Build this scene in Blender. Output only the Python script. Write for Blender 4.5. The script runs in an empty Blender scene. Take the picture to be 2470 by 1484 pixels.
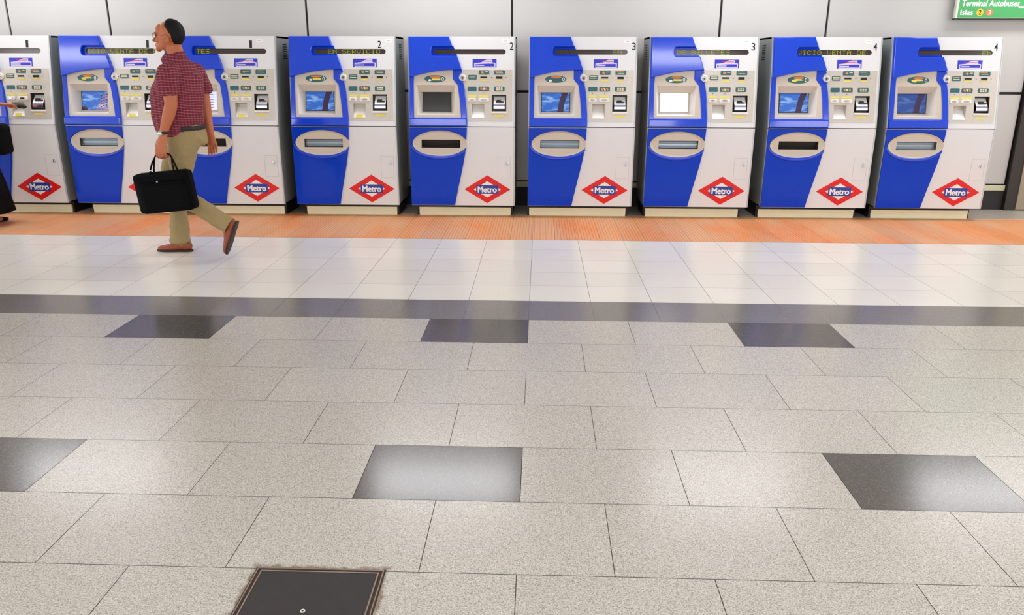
import bpy, bmesh, math, random
from mathutils import Vector, Matrix
from mathutils.geometry import tessellate_polygon
random.seed(7)
SC = bpy.context.scene
COL = SC.collection

# ------------------------------------------------------------------ camera, world, exposure
cam_data = bpy.data.cameras.new('camera')
cam = bpy.data.objects.new('camera', cam_data)
COL.objects.link(cam)
R_ = (0.999376651543318, 0.03520911125708139, 0.0025742638854937285)
D_ = (0.012976473673076734, -0.29855202753839777, -0.9543051388228629)
F_ = (-0.032831684103585654, 0.9537436790549116, -0.2988228156980723)
cam.matrix_world = Matrix(((R_[0], -D_[0], -F_[0], 0.0), (R_[1], -D_[1], -F_[1], 0.0),
                           (R_[2], -D_[2], -F_[2], 1.489), (0, 0, 0, 1)))
cam_data.sensor_width = 36.0
cam_data.lens = 27.446
cam_data.clip_start = 0.05
SC.camera = cam

world = bpy.data.worlds.new('world')
SC.world = world
world.use_nodes = True
wb = world.node_tree.nodes['Background']
wb.inputs['Color'].default_value = (1.0, 0.99, 0.98, 1)
wb.inputs['Strength'].default_value = 1.6
SC.view_settings.view_transform = 'Standard'
SC.view_settings.look = 'None'
SC.view_settings.exposure = 0.12
SC.view_settings.gamma = 1.0
SC.view_settings.use_curve_mapping = False
LIGHT_STRENGTH = 9.5
CEIL_Z = 3.0

# ------------------------------------------------------------------ helpers: tags
def tag(o, label=None, cat=None, group=None, kind=None):
    if label: o['label'] = label
    if cat: o['category'] = cat
    if group: o['group'] = group
    if kind: o['kind'] = kind
    return o

def empty(name, loc=(0, 0, 0)):
    o = bpy.data.objects.new(name, None)
    o.empty_display_size = 0.1
    COL.objects.link(o)
    o.location = loc
    return o

def link(name, me, parent=None, mats=None):
    o = bpy.data.objects.new(name, me)
    COL.objects.link(o)
    if parent is not None: o.parent = parent
    if mats is not None:
        if not isinstance(mats, (list, tuple)): mats = [mats]
        if len(me.materials): me.materials.clear()
        for m in mats: me.materials.append(m)
    return o

def finish(bm, name, mats, parent=None, smooth=False, fn=None):
    if fn:
        for v in bm.verts: v.co = Vector(fn(*v.co))
    bmesh.ops.recalc_face_normals(bm, faces=bm.faces[:])
    me = bpy.data.meshes.new(name)
    bm.to_mesh(me)
    bm.free()
    if smooth:
        for p in me.polygons: p.use_smooth = True
    return link(name, me, parent, mats)

# ------------------------------------------------------------------ helpers: materials
def lin(c):
    def f(x):
        x /= 255.0
        return x / 12.92 if x <= 0.04045 else ((x + 0.055) / 1.055) ** 2.4
    return (f(c[0]), f(c[1]), f(c[2]), 1.0)

class NT:
    def __init__(s, mat):
        s.t = mat.node_tree; s.n = s.t.nodes; s.l = s.t.links
        s.b = s.n['Principled BSDF']
    def new(s, typ, **kw):
        n = s.n.new(typ)
        for k, v in kw.items(): setattr(n, k, v)
        return n
    def set(s, sock, v):
        if hasattr(v, 'links') or isinstance(v, bpy.types.NodeSocket): s.l.new(v, sock)
        else: sock.default_value = v
    def math(s, op, a, b=0.0, c=0.0):
        n = s.new('ShaderNodeMath', operation=op)
        s.set(n.inputs[0], a); s.set(n.inputs[1], b); s.set(n.inputs[2], c)
        return n.outputs[0]
    def mix(s, f, a, b, mode='MIX'):
        n = s.new('ShaderNodeMix', data_type='RGBA', blend_type=mode)
        s.set(n.inputs['Factor'], f); s.set(n.inputs[6], a); s.set(n.inputs[7], b)
        return n.outputs[2]
    def pos(s):
        g = s.new('ShaderNodeNewGeometry'); x = s.new('ShaderNodeSeparateXYZ')
        s.l.new(g.outputs['Position'], x.inputs[0]); return g, x.outputs[0], x.outputs[1], x.outputs[2]
    def obj(s):
        g = s.new('ShaderNodeTexCoord'); x = s.new('ShaderNodeSeparateXYZ')
        s.l.new(g.outputs['Object'], x.inputs[0]); return g.outputs['Object'], x.outputs[0], x.outputs[1], x.outputs[2]
    def noise(s, vec, scale, detail=2.0, rough=0.5):
        n = s.new('ShaderNodeTexNoise')
        if vec is not None: s.l.new(vec, n.inputs['Vector'])
        n.inputs['Scale'].default_value = scale; n.inputs['Detail'].default_value = detail
        n.inputs['Roughness'].default_value = rough
        return n.outputs[0]
    def ramp(s, f, a, b):
        n = s.new('ShaderNodeMapRange'); n.clamp = True
        s.set(n.inputs[0], f); n.inputs[1].default_value = a; n.inputs[2].default_value = b
        return n.outputs[0]
    def bump(s, h, strength, dist):
        n = s.new('ShaderNodeBump'); n.inputs['Strength'].default_value = strength
        n.inputs['Distance'].default_value = dist; s.l.new(h, n.inputs['Height'])
        s.l.new(n.outputs[0], s.b.inputs['Normal'])

def mat(name, rgb, rough=0.5, metal=0.0, var=0.04, scale=6.0, coat=0.0, emis=None, es=0.0, spec=None, bump=0.0, bscale=60):
    m = bpy.data.materials.new(name); m.use_nodes = True
    t = NT(m); b = t.b
    c = lin(rgb)
    vec = t.obj()[0]
    n = t.noise(vec, scale, 3.0)
    dark = tuple(x * (1 - var * 2) for x in c[:3]) + (1,)
    lite = tuple(min(1, x * (1 + var)) for x in c[:3]) + (1,)
    t.l.new(t.mix(n, dark, lite), b.inputs['Base Color'])
    b.inputs['Roughness'].default_value = rough
    b.inputs['Metallic'].default_value = metal
    b.inputs['Coat Weight'].default_value = coat
    b.inputs['Coat Roughness'].default_value = 0.06
    if spec is not None: b.inputs['Specular IOR Level'].default_value = spec
    if emis:
        b.inputs['Emission Color'].default_value = lin(emis); b.inputs['Emission Strength'].default_value = es
    if bump: t.bump(t.noise(vec, bscale, 3.0), bump, 0.003)
    return m

M = {}
M['blue'] = mat('glossy_blue_paint', (0, 58, 196), 0.13, coat=0.0, var=0.02, spec=0.22)
M['blue_gloss'] = mat('moulded_blue_plastic', (0, 64, 210), 0.11, coat=0.3, var=0.02, spec=0.5)
M['white_face'] = mat('white_enamel', (224, 225, 228), 0.35, var=0.015)
M['side'] = mat('grey_green_cabinet', (142, 150, 150), 0.35, var=0.05)
M['trim'] = mat('silver_trim', (190, 194, 196), 0.3, metal=0.4, var=0.03)
M['beige'] = mat('beige_plastic', (208, 197, 183), 0.35, var=0.03)
M['beige_metal'] = mat('brushed_beige_metal', (203, 196, 187), 0.32, metal=0.25, var=0.05, scale=30)
M['recess_white'] = mat('light_plastic', (232, 226, 218), 0.4, var=0.02)
M['black'] = mat('black_gap', (14, 13, 14), 0.5)
M['dark_glass'] = mat('dark_display_glass', (74, 62, 60), 0.15, var=0.05)
M['teal'] = mat('teal_label', (38, 98, 104), 0.4)
M['yellow'] = mat('yellow_label', (236, 222, 96), 0.5)
M['orange'] = mat('orange_print', (222, 132, 70), 0.5)
M['cream_print'] = mat('cream_print', (232, 214, 170), 0.5)
M['sticker_blue'] = mat('sticker_blue', (46, 52, 196), 0.4)
M['sticker_white'] = mat('sticker_lilac_white', (214, 208, 240), 0.4)
M['print_white'] = mat('white_print', (240, 238, 236), 0.4, var=0.01)
M['print_black'] = mat('black_print', (22, 22, 26), 0.4)
M['print_grey'] = mat('grey_print', (196, 194, 196), 0.4)
M['led'] = mat('led_dots', (150, 160, 20), 0.4, emis=(150, 160, 30), es=0.5)
M['logo_red'] = mat('emblem_red', (222, 12, 8), 0.35, var=0.02)
M['logo_blue'] = mat('emblem_blue', (24, 60, 160), 0.35, var=0.05)
M['chrome'] = mat('chrome', (205, 208, 212), 0.12, metal=1.0)
M['steel'] = mat('steel_flap', (170, 184, 196), 0.3, metal=0.7)
M['steel_dark'] = mat('smoked_flap', (74, 70, 66), 0.2, metal=0.2)
M['lavender'] = mat('grey_blue_band', (150, 158, 190), 0.25, metal=0.4)
M['plinth'] = mat('cream_plinth', (248, 244, 208), 0.45, var=0.05)
M['skin'] = mat('skin', (190, 108, 70), 0.5, var=0.06, scale=25)
M['hair'] = mat('black_hair', (12, 9, 10), 0.6, spec=0.25, bump=0.6, bscale=160)
M['khaki'] = mat('khaki_cloth', (158, 138, 96), 0.85, var=0.06, scale=12, bump=0.25, bscale=30)
M['leather'] = mat('brown_leather', (150, 68, 32), 0.4, var=0.12, scale=25)
M['sole'] = mat('dark_sole', (42, 26, 22), 0.6)
M['bag'] = mat('black_nylon', (3, 3, 7), 0.8, spec=0.12, var=0.2, scale=30, bump=0.3, bscale=50)
M['bag_edge'] = mat('black_webbing', (3, 3, 6), 0.7, spec=0.15)
M['cloth_black'] = mat('black_cloth', (12, 12, 14), 0.9, spec=0.15, var=0.2, scale=14, bump=0.3, bscale=20)
M['sign_green'] = mat('sign_green', (70, 166, 96), 0.4, var=0.03)
M['sign_yellow'] = mat('sign_yellow', (236, 190, 50), 0.4)
M['sign_orange'] = mat('sign_orange', (222, 120, 64), 0.4)
M['frame_white'] = mat('pale_frame', (226, 230, 216), 0.4)
M['wall_dark'] = mat('dark_skirting', (34, 32, 33), 0.6)
M['wall_cream'] = mat('cream_kick_strip', (212, 212, 176), 0.4)
M['column_metal'] = mat('bronze_grey_column', (160, 148, 128), 0.4, metal=0.3, var=0.12, scale=3)
M['column_dark'] = mat('dark_joint', (44, 38, 36), 0.5)
M['ceiling'] = mat('ceiling_panels', (226, 224, 220), 0.7)
M['lamp'] = mat('lamp_diffuser', (255, 255, 255), 0.5, emis=(252, 252, 255), es=LIGHT_STRENGTH)
M['lamp_body'] = mat('lamp_body', (235, 235, 235), 0.5)
M['lid'] = mat('hatch_lid_rubber', (50, 46, 45), 0.6, var=0.12, scale=20, bump=0.3, bscale=90)
M['hatch_metal'] = mat('worn_steel_frame', (170, 156, 144), 0.35, metal=0.6, var=0.15, scale=20)
M['rust'] = mat('rusty_frame_gap', (66, 44, 34), 0.7, var=0.3, scale=30)
M['watch'] = mat('watch_steel', (220, 222, 220), 0.2, metal=0.8)
M['strap'] = mat('dark_strap', (30, 26, 26), 0.6)
M['eye'] = mat('eye', (60, 46, 40), 0.2)
M['screen_off'] = mat('screen_switched_off', (46, 46, 48), 0.12, var=0.08)
M['screen_arc'] = mat('screen_arc', (44, 26, 62), 0.3, emis=(50, 30, 70), es=0.35)

def m_screen_sky(name, top, cloud, es):
    m = bpy.data.materials.new(name); m.use_nodes = True; t = NT(m)
    vec, x, y, z = t.obj()
    mp = t.new('ShaderNodeMapping'); mp.inputs['Scale'].default_value = (8, 8, 26)
    t.l.new(vec, mp.inputs['Vector'])
    f = t.ramp(t.noise(mp.outputs[0], 1.0, 4.0), 0.48, 0.72)
    c = t.mix(f, lin(top), lin(cloud))
    t.l.new(c, t.b.inputs['Base Color']); t.l.new(c, t.b.inputs['Emission Color'])
    t.b.inputs['Emission Strength'].default_value = es
    t.b.inputs['Roughness'].default_value = 0.2
    return m
M['sky'] = m_screen_sky('screen_sky', (38, 92, 180), (150, 190, 232), 0.5)
M['sky_deep'] = m_screen_sky('screen_deep_sky', (34, 72, 150), (90, 120, 180), 0.3)
M['screen_city'] = m_screen_sky('screen_pale_photo', (120, 116, 170), (204, 190, 220), 0.4)
M['screen_table'] = m_screen_sky('screen_light_page', (200, 206, 232), (226, 230, 244), 0.6)
M['screen_glare'] = m_screen_sky('screen_painted_glare', (236, 236, 246), (250, 250, 255), 0.75)  # lamp glare on the glass, painted as white colour and glow

def m_plaid():
    m = bpy.data.materials.new('plaid_shirt'); m.use_nodes = True; t = NT(m)
    g, x, y, z = t.pos()
    warp = t.math('MULTIPLY', t.math('SUBTRACT', t.noise(g.outputs['Position'], 7, 2), 0.5), 0.03)
    zz = t.math('ADD', t.math('ADD', z, warp), t.math('MULTIPLY', x, 0.08))
    hx = t.math('ADD', t.math('ADD', x, warp), t.math('MULTIPLY', y, 0.6))
    def stripe(v, per, w, ph=0.0):
        f = t.math('FRACT', t.math('ADD', t.math('DIVIDE', v, per), ph))
        d = t.math('ABSOLUTE', t.math('SUBTRACT', f, 0.5))
        return t.math('SUBTRACT', 1.0, t.ramp(d, w, w + 0.08))
    base = lin((132, 42, 58))
    c = t.mix(t.math('MULTIPLY', stripe(hx, 0.028, 0.16), 0.5), base, lin((70, 20, 38)))
    c = t.mix(t.math('MULTIPLY', stripe(zz, 0.019, 0.22), 0.45), c, lin((92, 26, 44)))
    c = t.mix(t.math('MULTIPLY', stripe(zz, 0.019, 0.04, 0.5), 0.42), c, lin((214, 140, 152)))
    c = t.mix(t.math('MULTIPLY', stripe(hx, 0.028, 0.03, 0.5), 0.12), c, lin((214, 140, 152)))
    t.l.new(c, t.b.inputs['Base Color']); t.b.inputs['Roughness'].default_value = 0.9
    t.bump(t.noise(g.outputs['Position'], 14, 2), 0.5, 0.02)
    return m
M['plaid'] = m_plaid()

def m_terrazzo(name, base, light, dark, rough, dens=0.35, hatch=False, spec=0.5):
    m = bpy.data.materials.new(name); m.use_nodes = True; t = NT(m)
    g, x, y, z = t.pos(); P = g.outputs['Position']
    n1 = t.noise(P, 230, 2.0, 0.6)
    vo = t.new('ShaderNodeTexVoronoi'); vo.inputs['Scale'].default_value = 240; t.l.new(P, vo.inputs['Vector'])
    sx = t.new('ShaderNodeSeparateColor'); t.l.new(vo.outputs['Color'], sx.inputs[0]); n2 = sx.outputs[0]
    c = t.mix(t.ramp(n1, 0.56, 0.64), lin(base), lin(light))
    c = t.mix(t.math('SUBTRACT', 1.0, t.ramp(n2, 0.12, 0.14)), c, lin(light))
    c = t.mix(t.math('MULTIPLY', t.math('SUBTRACT', 1.0, t.ramp(n1, 0.37, 0.45)), 0.8), c, lin(dark))
    c = t.mix(t.math('MULTIPLY', t.ramp(n2, 0.84, 0.86), dens), c, lin(dark))
    # tile to tile variation and slow unevenness
    v = t.math('ADD', 0.95, t.math('MULTIPLY', g.outputs['Random Per Island'], 0.06))
    v = t.math('MULTIPLY', v, t.math('ADD', 0.96, t.math('MULTIPLY', t.noise(P, 1.3, 2), 0.08)))
    hs = t.new('ShaderNodeHueSaturation'); t.l.new(c, hs.inputs['Color']); t.l.new(v, hs.inputs['Value'])
    c = hs.outputs[0]
    if hatch:   # grime around the rim of the floor hatch
        dx = t.math('SUBTRACT', t.math('ABSOLUTE', t.math('SUBTRACT', x, HX)), 0.197)
        dy = t.math('SUBTRACT', t.math('ABSOLUTE', t.math('SUBTRACT', y, HY)), 0.197)
        d = t.math('MAXIMUM', dx, dy)
        wob = t.math('MULTIPLY', t.noise(P, 28, 3), 0.05)
        st = t.math('SUBTRACT', 1.0, t.ramp(t.math('SUBTRACT', d, wob), -0.022, -0.006))
        c = t.mix(t.math('MULTIPLY', st, 0.75), c, lin((112, 86, 58)))
    t.l.new(c, t.b.inputs['Base Color'])
    t.b.inputs['Roughness'].default_value = rough + 0.04
    t.b.inputs['Specular IOR Level'].default_value = spec
    t.b.inputs['Coat Weight'].default_value = 0.12
    t.b.inputs['Coat Roughness'].default_value = 0.2
    t.bump(n1, 0.05, 0.001)
    return m
HX, HY = -0.655, 1.834
M['terrazzo'] = m_terrazzo('grey_terrazzo', (193, 188, 179), (212, 208, 200), (132, 126, 117), 0.20, 0.45, True)
M['terrazzo_dark'] = m_terrazzo('dark_terrazzo', (84, 81, 78), (104, 100, 97), (64, 61, 59), 0.13, spec=0.7)
M['strip_tile'] = m_terrazzo('dark_strip_tile', (122, 119, 115), (136, 132, 128), (106, 102, 99), 0.16, spec=0.9)
M['white_tile'] = m_terrazzo('cream_floor_tile', (236, 232, 223), (240, 237, 229), (226, 221, 211), 0.2, 0.1)
M['back_tile'] = m_terrazzo('grey_back_tile', (186, 176, 164), (200, 190, 178), (150, 140, 130), 0.35, 0.2)
M['grout'] = mat('dark_grout', (58, 50, 44), 0.8)
M['grout_light'] = mat('pale_grout', (110, 102, 94), 0.8)

def m_orange():
    m = bpy.data.materials.new('orange_tactile_strip'); m.use_nodes = True; t = NT(m)
    g, x, y, z = t.pos(); P = g.outputs['Position']
    mp = t.new('ShaderNodeMapping'); mp.inputs['Scale'].default_value = (1.0, 0.35, 1.0)
    t.l.new(P, mp.inputs['Vector'])
    f1 = t.ramp(t.noise(mp.outputs[0], 2.2, 4, 0.6), 0.42, 0.66)
    c = t.mix(f1, lin((228, 170, 124)), lin((236, 142, 76)))
    c = t.mix(t.math('MULTIPLY', t.ramp(t.noise(mp.outputs[0], 20, 3), 0.5, 0.75), 0.5), c, lin((228, 176, 138)))
    fr = t.math('FRACT', t.math('DIVIDE', x, 0.0265))
    groove = t.math('SUBTRACT', 1.0, t.ramp(t.math('ABSOLUTE', t.math('SUBTRACT', fr, 0.5)), 0.06, 0.16))
    c = t.mix(t.math('MULTIPLY', groove, 0.35), c, lin((120, 66, 40)))
    hs = t.new('ShaderNodeHueSaturation'); t.l.new(c, hs.inputs['Color'])
    t.l.new(t.math('ADD', 0.93, t.math('MULTIPLY', g.outputs['Random Per Island'], 0.12)), hs.inputs['Value'])
    t.l.new(hs.outputs[0], t.b.inputs['Base Color'])
    t.b.inputs['Roughness'].default_value = 0.5
    inv = t.math('SUBTRACT', 1.0, groove)
    t.bump(inv, 0.35, 0.002)
    return m
M['orange_strip'] = m_orange()
M['orange_edge'] = mat('pale_strip_edge', (232, 190, 160), 0.5)

def m_wall():
    m = bpy.data.materials.new('glossy_wall_panel'); m.use_nodes = True; t = NT(m)
    g, x, y, z = t.pos(); P = g.outputs['Position']
    n = t.noise(P, 0.9, 2)
    c = t.mix(n, lin((190, 188, 186)), lin((202, 200, 198)))
    sp = t.ramp(t.noise(P, 9, 3, 0.7), 0.74, 0.78)
    c = t.mix(t.math('MULTIPLY', sp, 0.35), c, lin((170, 166, 162)))
    t.l.new(c, t.b.inputs['Base Color'])
    t.b.inputs['Roughness'].default_value = 0.16
    t.bump(t.noise(P, 1.7, 1), 0.15, 0.05)
    return m
M['wall'] = m_wall()

# ------------------------------------------------------------------ helpers: geometry
def box_bm(x0, x1, y0, y1, z0, z1, bm=None, bev=0.0):
    b2 = bmesh.new()
    vs = [b2.verts.new(c) for c in ((x0, y0, z0), (x1, y0, z0), (x1, y1, z0), (x0, y1, z0),
                                    (x0, y0, z1), (x1, y0, z1), (x1, y1, z1), (x0, y1, z1))]
    for f in ((3, 2, 1, 0), (4, 5, 6, 7), (0, 1, 5, 4), (1, 2, 6, 5), (2, 3, 7, 6), (3, 0, 4, 7)):
        b2.faces.new([vs[i] for i in f])
    if bev: bmesh.ops.bevel(b2, geom=b2.edges[:], offset=bev, segments=2, affect='EDGES', profile=0.5)
    if bm is None: return b2
    merge(bm, b2); return bm

def merge(bm, b2):
    me = bpy.data.meshes.new('tmp'); b2.to_mesh(me); b2.free(); bm.from_mesh(me); bpy.data.meshes.remove(me)

def area2(p): return sum(p[i][0] * p[(i + 1) % len(p)][1] - p[(i + 1) % len(p)][0] * p[i][1] for i in range(len(p)))
def ccw(p): return list(p) if area2(p) > 0 else list(reversed(p))
def inset(p, r):
    out = []; n = len(p)
    for i in range(n):
        a, b, c = Vector(p[i - 1]), Vector(p[i]), Vector(p[(i + 1) % n])
        d1, d2 = (b - a), (c - b)
        if d1.length < 1e-7 or d2.length < 1e-7: out.append(tuple(b)); continue
        d1.normalize(); d2.normalize()
        n1, n2 = Vector((-d1.y, d1.x)), Vector((-d2.y, d2.x))
        m = n1 + n2
        if m.length < 1e-4: out.append(tuple(b + n1 * r)); continue
        m.normalize(); k = min(r / max(m.dot(n1), 0.35), r * 2)
        out.append(tuple(b + m * k))
    return out

def prism(bm, outer, n0, n1, holes=(), bev=0.0, mi=0, mi_side=None):
    """outline in (a, b), from depth n0 to front n1; verts are (a, b, n)"""
    outer = ccw(outer)
    if mi_side is None: mi_side = mi
    loops = [outer] + [list(reversed(ccw(h))) for h in holes]
    front = []
    for k, lp in enumerate(loops):
        fl = inset(lp, bev) if bev and k == 0 else (inset(lp, bev) if bev else lp)
        rings = [[bm.verts.new((p[0], p[1], n0)) for p in lp]]
        if bev:
            rings.append([bm.verts.new((p[0], p[1], n1 - bev)) for p in lp])
            mid = inset(lp, bev * 0.3)
            rings.append([bm.verts.new((p[0], p[1], n1 - bev * 0.3)) for p in mid])
        rings.append([bm.verts.new((p[0], p[1], n1)) for p in fl])
        for r0, r1 in zip(rings, rings[1:]):
            for i in range(len(lp)):
                j = (i + 1) % len(lp)
                f = bm.faces.new((r0[i], r0[j], r1[j], r1[i])); f.material_index = mi_side
        front.append(rings[-1])
    flat = [v for r in front for v in r]
    tris = tessellate_polygon([[Vector((v.co.x, v.co.y, 0)) for v in r] for r in front])
    for t in tris:
        try:
            f = bm.faces.new([flat[i] for i in t]); f.material_index = mi
        except ValueError: pass
    return bm

def ell(cx, cy, rx, ry, n=32, a0=0.0, a1=2 * math.pi):
    if abs(a1 - a0 - 2 * math.pi) < 1e-6:
        return [(cx + rx * math.cos(a0 + (a1 - a0) * i / n), cy + ry * math.sin(a0 + (a1 - a0) * i / n)) for i in range(n)]
    return [(cx + rx * math.cos(a0 + (a1 - a0) * i / n), cy + ry * math.sin(a0 + (a1 - a0) * i / n)) for i in range(n + 1)]
def rect(x0, y0, x1, y1): return [(x0, y0), (x1, y0), (x1, y1), (x0, y1)]
def rrect(x0, y0, x1, y1, r, n=4):
    p = []
    for cx, cy, a in ((x1 - r, y1 - r, 0), (x0 + r, y1 - r, 90), (x0 + r, y0 + r, 180), (x1 - r, y0 + r, 270)):
        for i in range(n + 1):
            t = math.radians(a + 90 * i / n); p.append((cx + r * math.cos(t), cy + r * math.sin(t)))
    return p

def tube(bm, pts, r, seg=8, closed=False, rr=None):
    pts = [Vector(p) for p in pts]; rings = []
    n = len(pts); up = None
    for i, p in enumerate(pts):
        d = (pts[(i + 1) % n] - pts[i - 1]) if closed else (pts[min(i + 1, n - 1)] - pts[max(i - 1, 0)])
        d.normalize()
        if up is None:
            up = Vector((0, 0, 1)) if abs(d.z) < 0.9 else Vector((0, 1, 0))
        s = d.cross(up).normalized(); up = s.cross(d).normalized()
        ra = rr[i] if rr else r
        ra = ra if isinstance(ra, tuple) else (ra, ra)
        rings.append([bm.verts.new(p + s * ra[0] * math.cos(2 * math.pi * k / seg) + up * ra[1] * math.sin(2 * math.pi * k / seg)) for k in range(seg)])
    m = n if closed else n - 1
    for i in range(m):
        a, b = rings[i], rings[(i + 1) % n]
        for k in range(seg): bm.faces.new((a[k], a[(k + 1) % seg], b[(k + 1) % seg], b[k]))
    if not closed:
        bm.faces.new(rings[0]); bm.faces.new(rings[-1])
    return bm

_text_cache = {}
def text_verts(s, size, bold=0.0, shear=0.0, extrude=0.0006):
    key = (s, size, bold, shear, extrude)
    if key not in _text_cache:
        cu = bpy.data.curves.new('lettering', 'FONT')
        cu.body = s; cu.size = size; cu.offset = bold; cu.shear = shear; cu.extrude = extrude
        cu.resolution_u = 4
        o = bpy.data.objects.new('lettering', cu); COL.objects.link(o)
        bpy.context.view_layer.update()
        me = bpy.data.meshes.new_from_object(o.evaluated_get(bpy.context.evaluated_depsgraph_get()))
        bpy.data.objects.remove(o); bpy.data.curves.remove(cu)
        vs = [tuple(v.co) for v in me.vertices]; fs = [tuple(p.vertices) for p in me.polygons]
        bpy.data.meshes.remove(me)
        _text_cache[key] = (vs, fs)
    return _text_cache[key]

def add_text(bm, s, cx, cy, w, h, n, bold=0.0, shear=0.0, extrude=0.0006, heavy=0.0):
    """text fitted to a box w by h centred on (cx, cy), at depth n"""
    vs, fs = text_verts(s, 1.0, bold, shear, 0.01)
    x0 = min(v[0] for v in vs); x1 = max(v[0] for v in vs); y0 = min(v[1] for v in vs); y1 = max(v[1] for v in vs)
    k = h * heavy
    offs = [(0, 0)] if not heavy else [(-k, 0), (k, 0), (0, k * 0.6), (0, -k * 0.6)]
    for q, (ox, oy) in enumerate(offs):
        nv = [bm.verts.new((cx + ox + ((v[0] - x0) / (x1 - x0) - 0.5) * (w - 2 * k), cy + oy + ((v[1] - y0) / (y1 - y0) - 0.5) * (h - 1.2 * k), n + q * 0.00008 + (extrude if v[2] > 0 else 0))) for v in vs]
        for f in fs:
            try: bm.faces.new([nv[i] for i in f])
            except ValueError: pass
    return bm

# ------------------------------------------------------------------ the setting: floor
X0, Y0, TW, TD = -0.054, 4.503, 0.60, 0.4125
XL, XR = -9.0, 9.0
def quad(bm, x0, x1, y0, y1, mi, z=0.0, g=0.0012):
    vs = [bm.verts.new(c) for c in ((x0 + g, y0 + g, z), (x1 - g, y0 + g, z), (x1 - g, y1 - g, z), (x0 + g, y1 - g, z))]
    bm.faces.new(vs).material_index = mi
bm = bmesh.new()
for j in range(0, 16):
    y1 = Y0 - j * TD; y0 = y1 - TD
    for i in range(-16, 17):
        x = X0 + (i + (0.5 if j % 2 else 0.0)) * TW
        dark = (j % 4 == 0) and (i % 3 == 2)
        quad(bm, x, x + TW, y0, y1, 1 if dark else 0)
for i in range(-23, 23):
    quad(bm, X0 + i * 0.4, X0 + (i + 1) * 0.4, 4.503, 4.90, 8, g=0.0006)
    for k in range(5):
        quad(bm, X0 + i * 0.4, X0 + (i + 1) * 0.4, 4.90 + k * 0.371, 4.90 + (k + 1) * 0.371, 2, g=0.0013)
for i in range(-46, 46):
    quad(bm, X0 + i * 0.2, X0 + (i + 1) * 0.2, 6.756, 7.915, 3, g=0.0008)
quad(bm, XL, XR, 7.915, 7.945, 4, g=0.0)
for i in range(-14, 15):
    quad(bm, X0 + i * 0.6, X0 + (i + 1) * 0.6, 7.945, 8.56, 5)
quad(bm, XL, XR, -2.1, 4.7, 6, z=-0.0015, g=0)
quad(bm, XL, XR, 4.7, 8.56, 7, z=-0.0015, g=0)
floor = finish(bm, 'floor', [M['terrazzo'], M['terrazzo_dark'], M['white_tile'], M['orange_strip'], M['orange_edge'], M['back_tile'], M['grout'], M['grout_light'], M['strip_tile']])
tag(floor, 'station floor of grey terrazzo slabs, cream tiles and an orange ribbed strip', 'floor', kind='structure')

# ------------------------------------------------------------------ the setting: wall, column, ceiling
WY = 8.5
bm = bmesh.new()
seams = [-9.0, -7.72, -5.57, -4.50, -2.42, -0.30, 1.815, 2.885, 4.955]
for a, b in zip(seams, seams[1:]):
    for z0, z1 in ((0.262, 1.205), (1.205, CEIL_Z)):
        box_bm(a + 0.011, b - 0.011, WY, WY + 0.03, z0 + 0.013, z1 - 0.013, bm, 0.002)
wall = finish(bm, 'wall_back', [M['wall']]); tag(wall, 'glossy pale grey panelled wall behind the machines', 'wall', kind='structure')
bm = box_bm(-9.0, 4.98, WY + 0.022, WY + 0.08, 0.0, CEIL_Z)
o = finish(bm, 'wall_back', [M['wall_dark']]); tag(o, 'black backing seen in the joints between wall panels', 'wall', kind='structure')
bm = box_bm(-9.0, 4.955, WY - 0.012, WY + 0.022, 0.205, 0.262, None, 0.003)
o = finish(bm, 'trim_1', [M['wall_cream']]); tag(o, 'cream kick strip along the foot of the wall', 'trim', kind='structure')
bm = box_bm(-9.0, 4.955, WY - 0.004, WY + 0.022, 0.0, 0.204)
o = finish(bm, 'baseboard_back', [M['wall_dark']]); tag(o, 'dark recessed base below the wall panels', 'baseboard', kind='structure')
bm = box_bm(4.962, 5.07, WY - 0.05, WY + 0.08, 0.0, CEIL_Z)
o = finish(bm, 'trim_2', [M['column_dark']]); tag(o, 'dark vertical joint between wall and column', 'trim', kind='structure')
bm = bmesh.new()
for a, b in ((5.075, 5.36), (5.364, 5.65)):
    box_bm(a, b, WY - 0.06, WY + 0.3, 0.012, CEIL_Z, bm, 0.004)
o = finish(bm, 'wall_right', [M['column_metal']]); tag(o, 'bronze grey metal clad column at the right end', 'column', kind='structure')
bm = box_bm(5.65, 9.0, WY - 0.02, WY + 0.1, 0.0, CEIL_Z)
o = finish(bm, 'wall_right', [M['wall']]); tag(o, 'pale wall beyond the metal column', 'wall', kind='structure')
bm = bmesh.new()
for i in range(-15, 15):
    for j in range(-4, 15):
        box_bm(i * 0.6 + 0.004, i * 0.6 + 0.596, j * 0.6 + 0.16 + 0.004, j * 0.6 + 0.16 + 0.596, CEIL_Z, CEIL_Z + 0.02, bm)
o = finish(bm, 'ceiling', [M['ceiling']]); tag(o, 'pale panel ceiling over the hall', 'ceiling', kind='structure')

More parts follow.
